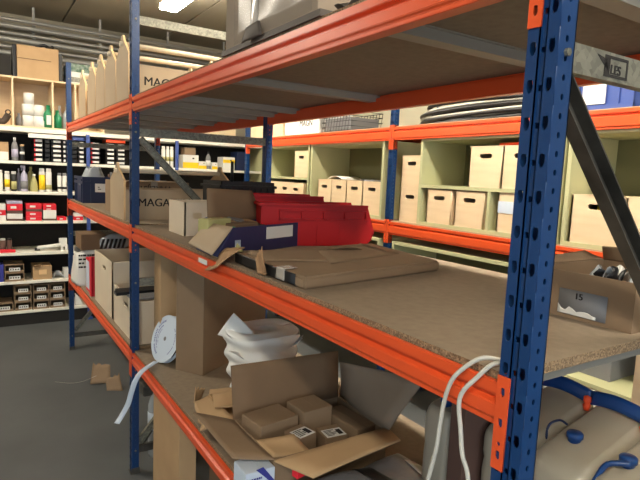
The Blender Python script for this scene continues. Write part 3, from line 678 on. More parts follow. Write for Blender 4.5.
# big open carton
X0, X1, Y0, Y1, ZR = .037, .445, .80, 1.08, .80
o = open_carton('open_carton', 'big open brown carton full of small boxes on the bottom shelf, back flap raised', X0, X1, Y0, Y1, Z1, ZR, 'card')
flap(o, (X0, Y1, ZR-.005), (X1, Y1, ZR-.005), (X1+.005, Y1+.02, ZR+.165), (X0-.005, Y1+.02, ZR+.175), 'carddark', name='back_flap')
flap(o, (X0, Y0, ZR), (X0, Y1, ZR), (-.075, Y1+.07, ZR+.015), (-.065, Y0+.05, ZR+.012), 'card', wob=.004, name='left_flap')
flap(o, (X0+.0, Y0, ZR), (X1, Y0, ZR), (X1-.03, Y0-.10, ZR+.015), (X0+.05, Y0-.13, ZR-.002), 'cardlight', wob=.003, name='front_flap')
flap(o, (X0+.004, Y0+.01, ZR), (X0+.004, Y0+.13, ZR), (X0+.11, Y0+.08, ZR+.012), (X0+.13, Y0+.0, ZR-.012), 'cardlight', wob=.003, name='inner_flap')
flap(o, (X1, Y0-.02, ZR), (X1, Y1, ZR), (X1-.03, Y1-.05, ZR+.15), (X1-.0, Y0-.15, ZR+.21), 'cardgrey', wob=.012, name='right_flap')
def small(label, x0, x1, y0, y1, z0, z1, rz=0, lab=None):
    c = carton('small_carton', label, x0, x1, y0, y1, z0, z1, 'card', tape=False, rz=rz, group='small cartons in the big open carton')
    if lab:
        bm = BM(); w = (x1-x0)/2-.006; l = (y1-y0)/2
        box(bm, -w, w, -l, -l+.05, z1-z0+.001, z1-z0+.0022); obj('label_card', bm, 'whitebright', c, local=True)
        bm = BM()
        for i in range(5): box(bm, -w+.006, -w+.03+.01*(i % 3), -l+.008+.008*i, -l+.011+.008*i, z1-z0+.0022, z1-z0+.0027)
        box(bm, w-.022, w-.006, -l+.008, -l+.04, z1-z0+.0022, z1-z0+.0027)
        obj('printed_text', bm, 'blackink', c, local=True)
    return c
small('small brown carton at the left inside the big open carton', .06, .205, .955, 1.065, Z1+.02, .825, math.radians(8))
small('small brown carton at the back inside the big open carton, against the raised flap', .222, .335, .955, 1.06, Z1+.02, .835, math.radians(4))
small('small brown carton with a white printed label in the middle of the big open carton', .150, .225, .875, .945, Z1+.02, .80, math.radians(12), True)
small('small brown carton with a white label, deeper at the right inside the big open carton', .265, .345, .87, .945, Z1+.005, .775, math.radians(-6), True)
small('light creased small carton at the far right inside the big open carton', .355, .438, .85, 1.03, Z1+.01, .79, math.radians(5))
# white printed box under the left flap
o = carton('printed_box', 'white box with blue printing under the left flap of the big open carton', -.055, .034, .785, .865, Z1, .788, 'bluewhite', tape=False)
PXm = PXZ(.015, .759, .70)
bm = BM(); 
prism(bm, [(.0, .085), (.022, .088), (.058, .040), (.050, .034), (.03, .055)], .0006, PXZ(-.025, .7845, .71)); obj('blue_logo', bm, 'txtblue', o)
printed_lines(o, PXZ(-.045, .7845, .70), .045, .075, 6, 'txtblue', seed=9)
# grey bag with tape and labels in front
o = thing('grey_mailer', 'shiny grey plastic mailer bag with black tape in front of the big open carton', 'bag', (.25, .6, Z1))
bm = BM()
def mail(u, v):
    x = .05+.45*u; y = .42+.36*v; e = min(u, 1-u, v, 1-v)*4; return (x, y, Z1+.015+.085*min(1, e)**.6+.008*math.sin(11*u+6*v))
sheet(bm, mail, 18, 18, .002); box(bm, .09, .43, .50, .74, Z1, Z1+.07, bev=.01); obj('body', bm, 'greyfilm', o)
bm = BM(); sheet(bm, lambda u, v: (lambda p: (p[0], p[1], p[2]+.002))(mail(.42+.13*u, .02+.96*v)), 4, 18, .001); obj('black_tape', bm, 'black', o)
bm = BM(); sheet(bm, lambda u, v: (lambda p: (p[0], p[1], p[2]+.004))(mail(.80+.17*u, .28+.42*v)), 4, 6, .0008); lb = obj('label_card', bm, 'whitebright', o, 'white printed label')
bm = BM()
for i in range(3): sheet(bm, lambda u, v: (lambda p: (p[0], p[1], p[2]+.0052))(mail(.83+.03*u+.04*i, .36+.12*v)), 1, 1, .0006)
obj('printed_text', bm, 'blackink', o)
bm = BM(); sheet(bm, lambda u, v: (lambda p: (p[0], p[1], p[2]+.004))(mail(.15+.25*u, .25+.3*v)), 4, 6, .0008); obj('label_card', bm, 'whitebright', o)
bm = BM(); box(bm, -.04, .04, -.012, .012, 0, .02, T((.105, .74, Z1+.105)) @ RZ(.2), bev=.003); tag(obj('small_packet', bm, 'redcard'), 'small red packet on the grey mailer bag beside the front flap', 'packet')
# translucent can with blue cap
def jerrycan(name, label, x0, x1, y0, y1, z0, z1, cap=(.3, .5), group=None, handle=True, hook=0, slope=.22):
    o = thing(name, label, 'jerrycan', ((x0+x1)/2, (y0+y1)/2, z0), group)
    bm = BM(); H = z1-z0; cx, cy = (x0+x1)/2, (y0+y1)/2
    lv = [(0, .93), (.01, 1), (.12, 1.0), (.2, .975), (.28, 1.0), (.5, 1.0), (.58, .975), (.66, 1.0), (.84, 1.0), (.90, .985), (.95, .94), (.985, .86), (1, .74)]
    rings = []
    for f, s in lv:
        w, l = (x1-x0)*s, (y1-y0)*s
        rings.append([bm.verts.new((cx+px, cy+py, z0+H*f-(H*slope*max(0, (x1-cx-px)/(x1-x0)-.12)*(f-.6)/.4 if f > .6 else 0))) for px, py in rounded(w, l, min(w, l)*.22, 4)])
    for A, B in zip(rings, rings[1:]):
        n = len(A)
        for k in range(n): bm.faces.new((A[k], A[(k+1) % n], B[(k+1) % n], B[k])).smooth = True
    bm.faces.new(rings[0][::-1]); bm.faces.new(rings[-1])
    obj('body', bm, 'jerry', o)
    kx, ky = x0+(x1-x0)*cap[0], y0+(y1-y0)*cap[1]; kz = z0+H*(1-slope*(1-cap[0]-.12))
    bm = BM(); lathe(bm, [(.015, -.02), (.015, .005), (.019, .007), (.019, .017), (.016, .020), (.0, .021)], T((kx, ky, kz)), 24); cp = obj('screw_cap', bm, 'blueplastic', o, 'blue screw cap')
    bm = BM()
    if hook:
        tube(bm, spline([(kx-.01, ky+.015, kz+.034), (kx-.01, ky+.035, kz+.037), (kx-.02, ky+.052, kz+.025), (kx-.03, ky+.054, kz+.010)], 5), .0028, 8)
        tube(bm, [(kx-.03+.004*math.cos(a*PI/8), ky+.054+.004*math.cos(a*PI/8), kz-.002+.012*math.sin(a*PI/8)) for a in range(16)], .0018, 6, closed=True)
        obj('cap_tether', bm, 'navy', o)
    else: bm.free()
    if handle:
        hx = x1-.055
        bm = BM()
        def hf(u, v):
            y = y0-.002+(y1-y0+.004)*u; b = .012*math.sin(PI*u); return (hx+.018*(v-.5)*.4-.006*math.sin(PI*u), y, z0+H*1.03+b+(v-.5)*.036)
        sheet(bm, hf, 14, 3, .006); obj('handle', bm, 'blueplastic', o, 'broad blue strap handle')
        bm = BM(); 
        lathe(bm, [(.0, -.022), (.007, -.02), (.010, -.006), (.007, .0), (.010, .004), (.009, .016), (.0, .02)], T((hx-.012, y0, z0+H*.995)), 14); obj('clip', bm, 'orangecap', o, 'orange clip')
    return o
for i, y0 in enumerate((.30, .1555, .011)):
    jerrycan('jerrycan', ['translucent beige jerrycan half hidden behind the near post, blue strap above', 'translucent beige jerrycan right of the near post with a tethered blue cap', 'translucent beige jerrycan at the right frame edge with a blue spout and red cap ring'][i], .45, .76, y0, y0+.14, Z1, 1.035, cap=(.33, .62 if i < 2 else .75), group='jerrycans at the near end of the bottom shelf', hook=1 if i == 1 else 0)
o = [q for q in C.objects if q.name.startswith('jerrycan') and q.parent is None][-1]
bm = BM(); tube(bm, spline([(.53, .10, 1.005), (.505, .135, .995), (.49, .15, .955), (.47, .155, .925)], 5), .006, 10); obj('spout_strap', bm, 'blueplastic', o)
bm = BM(); lathe(bm, [(.0, -.022), (.007, -.02), (.010, -.006), (.007, .0), (.010, .004), (.009, .016), (.0, .02)], T((.693, .443, 1.033)), 14); obj('clip', bm, 'orangecap', [q for q in C.objects if q.name == 'jerrycan'][0], 'orange clip')
bm = BM(); lathe(bm, [(.010, -.004), (.021, -.004), (.021, .006), (.010, .006)], T((.462, .158, .915)) @ RY(-PI/2) , 20); obj('cap_ring', bm, 'redcard', o, 'red ring at the spout')
o = jerrycan('jerrycan', 'narrow cloudy can with a round blue cap behind the white cords', .40, .54, .50, .60, Z1, 1.0, cap=(.3, .5), handle=False, slope=.1)
o = carton('carton', 'dark maroon brown carton under the middle beam beside the near post', .40, .70, .446, .497, Z1, 1.13, 'brownbag', tape=False)

# white cords
def cord(pts, label, group='white cords'):
    bm = BM(); tube(bm, spline(pts, 8), .0036, 10); return tag(obj('cord', bm, 'rope'), label, 'cord', group)
cord([(.06, .07, Z2+.006), (.03, .07, Z2+.012), (.004, .085, Z2+.014), (-.012, .105, 1.308), (-.02, .120, 1.284), (-.022, .130, 1.249), (-.023, .135, 1.205), (-.023, .140, 1.16), (-.022, .154, 1.1), (-.02, .17, 1.03), (-.0, .20, .95)], 'left white cord looped over the middle beam beside the near post')
cord([(.055, .055, Z2+.006), (.03, .056, Z2+.011), (.004, .064, Z2+.011), (-.012, .080, 1.300), (-.02, .096, 1.275), (-.022, .100, 1.252), (-.023, .092, 1.215), (-.023, .085, 1.178), (-.022, .071, 1.144), (-.02, .065, 1.05), (.0, .075, .95)], 'right white cord hanging over the middle beam, closest to the near post')

# ============================================================ UNDER THE BOTTOM SHELF
o = carton('carton', 'flat light brown carton standing on the floor under the bottom shelf', .08, .16, 1.76, 2.17, 0, .55, 'cardlight', tape=False)
carton('carton', 'dark brown carton on the floor deeper under the bottom shelf', .2, .6, 1.2, 1.7, 0, .35, 'carddark')
bm = BM(); lathe(bm, [(.035, 0), (.04, .02), (.04, .30), (.028, .34), (.014, .36), (.014, .40)], T((.16, 2.42, 0)), 20); o = obj('bottle', bm, 'clearbag'); tag(o, 'tall clear bottle on the floor behind the foot of the middle post', 'bottle')
bm = BM(); cyl(bm, .041, .16, .26, T((.16, 2.42, 0)), 20); obj('label_band', bm, 'bluewhite', o)
for k, (a, b, c, d) in enumerate((((.02, 3.62, .0), (.14, 3.55, .02), (.16, 3.62, .14), (.05, 3.7, .12)), ((.10, 3.45, .0), (.2, 3.4, .0), (.2, 3.5, .09), (.1, 3.5, .08)))):
    bm = BM(); quad(bm, a, b, c, d, .003, .006, tear=.012); tag(obj('cardboard_scrap', bm, 'card'), ['torn cardboard scrap on the floor beyond the middle post', 'smaller cardboard scrap on the floor nearer the middle post'][k], 'scrap')
bm = BM(); tube(bm, spline([(-.2, 3.78, .003), (-.1, 3.7, .004), (-.02, 3.66, .02), (.06, 3.62, .06)], 5), .001, 5); tag(obj('string', bm, 'rope'), 'thin pale string on the floor by the cardboard scraps', 'string')
o = thing('gas_torch', 'dark metal tool leaning under the bottom shelf behind the middle post', 'tool', (.2, 2.5, 0))
bm = BM(); tube(bm, [(.08, 2.36, .12), (.3, 2.5, .3)], .008, 8); tube(bm, [(.3, 2.5, .3), (.34, 2.5, .0)], .006, 8); box(bm, .1, .3, 2.44, 2.6, .34, .40, bev=.008); tube(bm, [(.2,2.52,.34),(.2,2.52,.0)], .02, 10); obj('body', bm, 'steeldark', o)

# ============================================================ REAR RACK CONTENTS
def cabinet(label, y0, y1, z0, z1, shelves=(), dividers=(), x0=XB+.02, x1=XB+.42, t=.02):
    o = thing('open_cabinet', label, 'cabinet', ((x0+x1)/2, (y0+y1)/2, z0), 'pale green cabinets on the rear rack')
    bm = BM(); box(bm, x0, x1, y0, y0+t, z0, z1); box(bm, x0, x1, y1-t, y1, z0, z1); box(bm, x0, x1, y0+t, y1-t, z0, z0+t); box(bm, x0, x1, y0+t, y1-t, z1-t, z1)
    obj('carcass', bm, 'green', o)
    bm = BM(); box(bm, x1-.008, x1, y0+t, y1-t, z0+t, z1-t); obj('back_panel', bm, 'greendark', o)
    for z, a, b in shelves:
        bm = BM(); box(bm, x0+.002, x1-.008, a, b, z-t/2, z+t/2); obj('shelf', bm, 'green', o)
    for y, a, b in dividers:
        bm = BM(); box(bm, x0+.002, x1-.008, y-t/2, y+t/2, a, b); obj('divider', bm, 'green', o)
    return o
zc0 = ZS[1]+.0065; zc1 = 1.862
cabinet('wide pale green open cabinet with one bay, left of the rear blue post', 2.52, 3.50, zc0, zc1)
cabinet('pale green open cabinet with a middle shelf, behind the front rack post', 3.53, 4.40, zc0, zc1, shelves=((1.565, 3.55, 4.38),))
cabinet('large pale green two-tier cabinet with a divider, between rear post and near post', 1.14, 2.15, zc0, zc1, shelves=((1.557, 1.16, 2.13),), dividers=((1.58, zc0+.02, 1.547),))
cabinet('pale green open cabinet seen behind the diagonal brace at the right', .12, 1.12, zc0, zc1)
GB = 'plywood boxes with handle slots on the rear rack'
zb = zc0+.0205
def pbox(label, y0, y1, z0, z1, holes=(.5,), hz=.78, hw=.034, x0=XB+.03):
    return crate_box('plywood_box', label, 'box', x0, x0+.34, y0, y1, z0, z1, holes_x=holes, group=GB, hz=hz, hw=hw*1.3, lid=True)
pbox('leftmost plywood box in the wide green cabinet', 3.185, 3.385, zb, zb+.235, hw=.03)
pbox('second plywood box from the left in the wide green cabinet', 2.975, 3.18, zb, zb+.235, hw=.03)
pbox('third plywood box from the left in the wide green cabinet', 2.765, 2.97, zb, zb+.235, hw=.035)
pbox('rightmost plywood box in the wide green cabinet', 2.545, 2.76, zb, zb+.235, hw=.035)
bm = BM(); sheet(bm, lambda u, v: (XB+.08+.2*v, 3.10+.22*u, zb+.245+.025*math.sin(PI*u)), 8, 4, .002); tag(obj('paper_sheet', bm, 'whitebright'), 'curled white paper lying on the plywood boxes in the wide green cabinet', 'paper')
bm = BM(); sheet(bm, lambda u, v: (XB+.08+.2*v, 2.62+.26*u, zb+.24+.012*math.sin(9*u+4*v)), 14, 6, .002); tag(obj('wire_bundle', bm, 'greyp'), 'grey tangled bits on top of the two right plywood boxes in the wide green cabinet', 'parts')
pbox('plywood box on the middle shelf of the cabinet behind the front rack post', 3.56, 3.80, 1.576, 1.80)
bm = BM(); box(bm, XB+.1, XB+.3, 3.81, 3.89, 1.576, 1.79, bev=.004); o = obj('striped_carton', bm, 'whitebright'); tag(o, 'white carton with red stripes left of the plywood box on the cabinet shelf', 'box')
bm = BM()
for k in range(4): quad(bm, (XB+.0992, 3.885, 1.70+.02*k), (XB+.0992, 3.815, 1.72+.02*k), (XB+.0992, 3.815, 1.728+.02*k), (XB+.0992, 3.885, 1.708+.02*k), .001, 0, n=1)
obj('red_stripes', bm, 'redcard', o)
pbox('long plywood box with three handle slots in the lower tier behind the front rack post', 3.62, 4.32, zb, zb+.19, holes=(.2, .5, .8), hz=.72)
pbox('left plywood box on the upper tier of the large green cabinet', 1.515, 1.745, 1.568, 1.795)
pbox('second plywood box on the upper tier of the large green cabinet, beside the near post', 1.28, 1.51, 1.568, 1.795)
pbox('left plywood box in the lower tier of the large green cabinet', 1.865, 2.075, zb, zb+.205, hw=.036)
pbox('middle plywood box in the lower tier of the large green cabinet', 1.615, 1.835, zb, zb+.205, hw=.036)
pbox('plywood box in the lower tier right of the divider, with a pale panel', 1.26, 1.52, zb, zb+.22, holes=())
bm = BM(); box(bm, XB+.027, XB+.029, 1.27, 1.515, zb+.105, zb+.17); tag(obj('paper_label', bm, 'bluewhite'), 'pale grey label strip on the plywood box right of the divider', 'label')
bm = BM(); tube(bm, [(XB+.06, 1.56, 1.81), (XB+.06, 1.22, 1.81)], .009, 10); tag(obj('red_stick', bm, 'orangecap'), 'orange-red stick lying on top of the upper plywood boxes beside the near post', 'stick')
pbox('upper plywood box stacked right of the rear blue post', 2.165, 2.36, zb+.205, zb+.42, holes=(.5,), x0=XB+.05)
pbox('lower plywood box stacked right of the rear blue post', 2.165, 2.36, zb-.02, zb+.20, holes=(.5,), x0=XB+.05)
pbox('left plywood box in the cabinet behind the diagonal brace', .83, 1.085, zb, zb+.225)
pbox('right plywood box in the cabinet behind the diagonal brace', .57, .825, zb, zb+.225)
pbox('plywood box at the right frame edge in the cabinet behind the brace', .31, .565, zb, zb+.225)
bm = BM(); box(bm, XB+.10, XB+.16, .92, 1.0, zb+.05, zb+.19, bev=.008); tag(obj('yellow_bottle', bm, 'yellow'), 'yellow bottle inside the plywood box, seen through its handle slot', 'bottle')
# lower level cabinets under the lower orange beam
zl = ZS[0]+.0065
for i, (a, b) in enumerate(((2.50, 3.55), (1.22, 2.36), (.15, 1.18))):
    o = thing('open_cabinet', ['low pale green cabinet left of the rear post under the lower orange beam', 'low pale green cabinet right of the rear post under the lower orange beam', 'low pale green cabinet behind the jerrycans'][i], 'cabinet', (1.95, (a+b)/2, zl), 'low cabinets under the rear orange beam')
    bm = BM(); x0, x1, z1 = XB+.002, XB+.42, 1.172
    box(bm, x0, x1, a, a+.02, zl, z1); box(bm, x0, x1, b-.02, b, zl, z1); box(bm, x0, x1, a+.02, b-.02, z1-.02, z1); box(bm, x0, x1, a+.02, b-.02, zl, zl+.02)
    obj('carcass', bm, 'green', o)
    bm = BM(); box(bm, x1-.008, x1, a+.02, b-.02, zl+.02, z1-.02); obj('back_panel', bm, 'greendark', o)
for i, (y, w, h, m) in enumerate(((1.9, .3, .12, 'carddark'), (1.45, .28, .2, 'card'), (.95, .2, .2, 'greyp'), (.55, .25, .16, 'card'), (2.9, .5, .2, 'carddark'))):
    carton('carton', ['low dark carton', 'brown carton', 'grey box', 'light carton', 'wide dark carton'][i]+[' in the low cabinet right of the rear post', ' in the low cabinet at its right end', ' in the low cabinet behind the jerrycans, left', ' in the low cabinet behind the jerrycans, right', ' in the low cabinet left of the rear post'][i], XB+.1, XB+.38, y-w/2, y+w/2, zl+.0205, zl+.0205+h, m)

# on top of the rear rack
zt = ZS[2]+.0165
def coil(cx, cy, z, r, ry, rad, m, label, group, seed):
    bm = BM(); rr = random.Random(seed)
    n = 40; ph = rr.random()*6
    tube(bm, [(cx+(r+.008*math.sin(3*2*PI*i/n+ph))*math.cos(2*PI*i/n), cy+(ry+.02*math.sin(2*2*PI*i/n+ph))*math.sin(2*PI*i/n), z+.008*math.sin(2*PI*i/n*2+ph)) for i in range(n)], rad, 10, closed=True)
    return tag(obj('hose_coil', bm, m), label, 'hose', group)
k = 0
for i, (z, r, ry, m) in enumerate(((.013, .17, .63, 'black'), (.035, .175, .645, 'black'), (.056, .17, .635, 'rope'), (.074, .172, .65, 'black'), (.094, .168, .62, 'rope'), (.020, .13, .55, 'black'), (.045, .13, .53, 'rope'), (.070, .12, .55, 'black'), (.098, .125, .50, 'black'), (.118, .165, .56, 'black'), (.138, .15, .50, 'rope'))):
    coil(XB+.22, 1.72, zt+z, r, ry, .0115 if m == 'black' else .007, m, ['lowest outer', 'second lowest outer', 'lowest outer', 'third outer', 'upper outer', 'lowest inner', 'inner', 'middle inner', 'upper inner', 'topmost', 'topmost'][i]+(' black hose loop' if m == 'black' else ' thin white hose loop')+' of the coil on the rear rack', 'loops of black hose on top of the rear rack' if m == 'black' else 'loops of white hose on top of the rear rack', i)
o = thing('storage_crate', 'blue plastic crate with white label on top of the rear rack at the right', 'crate', (1.95, .95, zt))
bm = BM(); x0, x1, y0, y1, z0, z1 = XB+.03, XB+.42, .84, 1.18, zt, zt+.15
box(bm, x0, x1, y0, y0+.006, z0, z1); box(bm, x0, x1, y1-.006, y1, z0, z1); box(bm, x0, x0+.006, y0, y1, z0, z1); box(bm, x1-.006, x1, y0, y1, z0, z1); box(bm, x0, x1, y0, y1, z0, z0+.006)
for i in range(6): box(bm, x0-.008, x0, y0+.064*i, y0+.064*i+.008, z0, z1)
box(bm, x0-.012, x0, y0-.004, y1+.004, z1-.02, z1); box(bm, x0-.01, x0, y0, y1, z0, z0+.02)
obj('body', bm, 'bluecrate', o)
bm = BM(); box(bm, x0-.012, x0-.0085, .965, 1.075, zt+.025, zt+.12); obj('label_card', bm, 'whitebright', o)
o = thing('plastic_tray', 'grey-white tray lying tilted on top of the rear rack at the right frame edge', 'tray', (1.95, .6, zt))
bm = BM(); prism(bm, [(.30, 0), (.82, 0), (.82, .012), (.72, .10), (.68, .10), (.60, .035), (.30, .035)], .3, T((XB+.08, 0, zt)) @ Matrix(((0,0,1,0),(1,0,0,0),(0,1,0,0),(0,0,0,1)))); obj('body', bm, 'greyp', o)
bm = BM(); box(bm, XB+.075, XB+.0795, .34, .6, zt+.012, zt+.024); obj('bright_edge', bm, 'whitebright', o)
o = thing('white_carton', 'white carton with black print on top of the rear rack, left of the wire basket', 'box', (1.9, 3.6, zt))
bm = BM(); box(bm, XB+.04, XB+.38, 3.42, 4.02, zt, zt+.19, bev=.003); obj('body', bm, 'whitebright', o)
text('MAGN', .075, 'blackink', PYZ(XB+.0395, 3.75, zt+.07), o, 'printed_lettering', bold=.0005)
o = thing('wire_basket', 'dark wire basket on top of the rear rack, right of the white carton', 'basket', (1.9, 3.2, zt))
bm = BM(); x0, x1, y0, y1 = XB+.04, XB+.36, 2.98, 3.38
for z in (0.004, .04, .08, .12, .155): tube(bm, [(x0, y0, zt+z), (x0, y1, zt+z), (x1, y1, zt+z), (x1, y0, zt+z)], .003, 6, closed=True)
for i in range(11):
    y = y0+.04*i; tube(bm, [(x0, y, zt+.155), (x0, min(y+.03, y1), zt+.004), (x1, min(y+.03, y1), zt+.004), (x1, y, zt+.155)], .0025, 6)
obj('wires', bm, 'steelblack', o)
bm = BM(); box(bm, x0+.02, x1-.02, y0+.02, y1-.02, zt+.008, zt+.11, bev=.006); tag(obj('parts_box', bm, 'greyp'), 'grey box lying in the wire basket on the rear rack', 'box')
carton('carton', 'beige carton on top of the rear rack, left of the white printed carton', XB+.04, XB+.38, 4.06, 4.42, zt, zt+.2, 'ply', tape=False)
carton('carton', 'wide pale carton on top of the rear rack, left of the front rack rear post', XB+.04, XB+.40, 4.46, 4.76, zt, zt+.17, 'ply', tape=False)
# beige tall panels on the wall behind
o = thing('locker_row', 'beige locker doors against the wall above the rear rack', 'locker', (3.3, 4, 0))
bm = BM(); box(bm, 3.12, 3.49, 2.2, 6.2, 0, 2.9); obj('carcass', bm, 'beige', o)
for i in range(9):
    bm = BM(); box(bm, 3.105, 3.119, 2.22+.44*i, 2.64+.44*i, .05, 2.86, bev=.003); d = obj('locker_door', bm, 'beige', o)
    bm = BM(); box(bm, 3.09, 3.105, 2.28+.44*i, 2.30+.44*i, 1.1, 1.2); obj('handle', bm, 'steeldark', d)
# beside the jerrycans: light wood piece
o = thing('wooden_post', 'light wooden upright board at the right frame edge behind the jerrycans', 'board', (1.2, .40, 0))
bm = BM(); box(bm, 1.2, 1.24, .33, .435, 0, 1.10, bev=.002); box(bm, 1.15, 1.29, .30, .46, 0, .03); obj('board', bm, 'ply', o)

# ============================================================ BACK SHELVING
SX = 5.47
shelf = thing('shelving_unit', 'long white shelving unit on the back wall with blue uprights, full of small stock', 'shelf', (.4, SX, 0))
zs = [.147, .444, .728, 1.038, 1.324, 1.617, 1.934]
for z in zs:
    bm = BM(); box(bm, -2.2, 2.33, SX, SX+.45, z-.028 if z < 1.9 else z-.04, z, bev=.003); obj('shelf_board', bm, 'white', shelf)
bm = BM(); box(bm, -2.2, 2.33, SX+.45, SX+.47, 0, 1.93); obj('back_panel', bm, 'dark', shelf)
for x in (-1.52, -.60, .315, 1.228):
    bm = BM(); box(bm, x-.016, x+.016, SX-.03, SX-.002, .0, 1.91); box(bm, x-.03, x+.03, SX-.034, SX-.03, .0, .03)
    if x > 0: obj('upright', bm, 'bluecrate', shelf)
    else: bm.free()
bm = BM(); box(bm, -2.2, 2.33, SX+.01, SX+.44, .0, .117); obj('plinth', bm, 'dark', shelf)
bm = BM(); box(bm, 2.27, 2.37, SX-.03, SX+.42, 0, 1.93); obj('end_panel', bm, 'green', shelf, 'pale green end panel')
def pxx(px, z):   # x on the front plane of the shelving for a photo column
    return FX0+(px)*FXK
# calibrated: at y=5.45 px 0 -> -.455, px 88 -> .315, px 177 -> 1.228, px 262 -> 2.266
def X(px):
    tb = [(-60, -.94), (0, -.457), (40, -.11), (67, .125), (88, .315), (130, .72), (177, 1.228), (220, 1.73), (262, 2.266)]
    for (a, b), (c, d) in zip(tb, tb[1:]):
        if px <= c: return b+(d-b)*(px-a)/(c-a)
    return tb[-1][1]
def shx(bm, p0, p1, z0, z1, dep=.22, y=SX+.02, bev=.003): box(bm, X(p0), X(p1), y, y+dep, z0, z1, bev=bev)
def lt(h, m, name, label, cat, p0, p1, z, prof='bottle', cap='whitebright', band=None, y=None, group=None):
    cx = (X(p0)+X(p1))/2; r = (X(p1)-X(p0))/2*.94; y = y or SX+.03+r
    o = thing(name, label, cat, (cx, y, z), group)
    bm = BM()
    if prof == 'can': lathe(bm, [(r*.95, 0), (r, .004), (r, h*.84), (r*.7, h*.89)], T((cx, y, z)), 18)
    elif prof == 'spray': lathe(bm, [(r*.95, 0), (r, .005), (r, h*.5), (r*.8, h*.66), (r*.32, h*.78), (r*.32, h*.86)], T((cx, y, z)), 18)
    elif prof == 'cone': lathe(bm, [(r*.95, 0), (r, .005), (r, h*.3), (r*.75, h*.6), (r*.3, h*.85), (r*.3, h*.92)], T((cx, y, z)), 18)
    else: lathe(bm, [(r*.95, 0), (r, .005), (r, h*.62), (r*.75, h*.76), (r*.35, h*.84), (r*.35, h*.9)], T((cx, y, z)), 18)
    obj('body', bm, m, o)
    bm = BM()
    if prof == 'can': lathe(bm, [(r*.86, h*.84), (r*.86, h*.98), (r*.7, h)], T((cx, y, z)), 18)
    elif prof == 'spray':
        lathe(bm, [(r*.4, h*.84), (r*.4, h*.93), (r*.25, h*.93)], T((cx, y, z)), 14); box(bm, cx-r*.9, cx+r*.35, y-.012, y+.012, z+h*.92, z+h); box(bm, cx-r*.75, cx-r*.6, y-.008, y+.008, z+h*.80, z+h*.93)
    else: lathe(bm, [(r*.42, h*.88), (r*.42, h), (r*.3, h)], T((cx, y, z)), 14)
    obj('trigger' if prof == 'spray' else 'cap', bm, cap, o)
    if band:
        bm = BM(); lathe(bm, [(r*1.01, h*band[1]), (r*1.02, h*band[1]), (r*1.02, h*band[2]), (r*1.01, h*band[2])], T((cx, y, z)), 18); obj('label_band', bm, band[0], o)
    return o
# --- row z 1.324 (bottles and cans)
z = 1.3245
lt(.20, 'whitebright', 'bottle', 'white bottle at the left frame edge on the bottle shelf', 'bottle', -4, 3, z, 'can')
lt(.19, 'whitebright', 'spray_can', 'can with a yellow and blue band, second on the bottle shelf', 'can', 4.2, 9.7, z, 'can', 'whitebright', ('yellow', .2, .6))
lt(.19, 'black', 'bottle', 'dark bottle with a white cap left of the lilac spray bottles', 'bottle', 10.3, 16.3, z, 'can', 'whitebright', ('olive', .1, .5))
lt(.22, 'lilac', 'spray_bottle', 'pale lilac bottle behind the lilac spray bottle', 'bottle', 16.8, 20.5, z, 'bottle', 'lilac', None, SX+.14)
lt(.25, 'lilac', 'spray_bottle', 'lilac trigger spray bottle on the bottle shelf', 'bottle', 19.5, 27.5, z, 'spray', 'lilac', ('greyp', .1, .4))
lt(.24, 'olive', 'bottle', 'tall olive bottle at the back right of the lilac spray bottle', 'bottle', 27.5, 35, z, 'bottle', 'olive', None, SX+.2)
lt(.17, 'olive', 'bottle', 'olive cone-shaped bottle on the bottle shelf', 'bottle', 29, 37.5, z, 'cone', 'whitebright')
lt(.23, 'whitebright', 'spray_can', 'tall white can with a yellow stripe on the bottle shelf', 'can', 38, 44.6, z, 'can', 'whitebright', ('yellow', .08, .72))
lt(.23, 'whitebright', 'spray_can', 'tall plain white can right of the yellow striped can', 'can', 44.8, 51.3, z, 'can', 'whitebright', ('olive', .1, .3))
lt(.19, 'whitebright', 'spray_can', 'white can with a black band, left one beside the far post', 'can', 56.8, 61.5, z, 'can', 'greyp', ('black', .16, .28))
lt(.19, 'whitebright', 'spray_can', 'white can with a black band, right one beside the far post', 'can', 62, 67, z, 'can', 'greyp', ('black', .16, .28))
# --- row z 1.617
z = 1.6175
o = carton('carton', 'light brown carton with a white foot at the left edge above the bottle shelf', X(-4), X(9), SX+.03, SX+.25, z, z+.17, 'cardlight', tape=False)
bm = BM(); shx(bm, -3.5, 8.5, z+.002, z+.08, .002, SX+.027, 0); obj('label_card', bm, 'whitebright', o)
lt(.22, 'greyp', 'bottle', 'grey bottle with a pale cap next to the light brown carton', 'bottle', 11.5, 18.5, z, 'bottle', 'whitebright', ('lilac', .15, .5))
lt(.16, 'black', 'spray_can', 'black can with a tan top beside the drawer stack', 'can', 19.5, 24.5, z, 'can', 'cardlight', ('whitebright', .4, .55))
bm = BM(); box(bm, X(28), X(69), SX-.012, SX-.002, 1.845, 1.885); tag(obj('label_rail', bm, 'white'), 'long white label rail above the drawer stack on the back shelving', 'rail')
cols = [(33, 43, 'redcard'), (44, 50, None), (50.5, 62, 'w'), (62.5, 67, 'w'), (72, 78, None), (78.5, 85.5, 'w'), (91, 101, 'redcard'), (106, 116, 'w'), (117, 127, 'w')]
sp = None
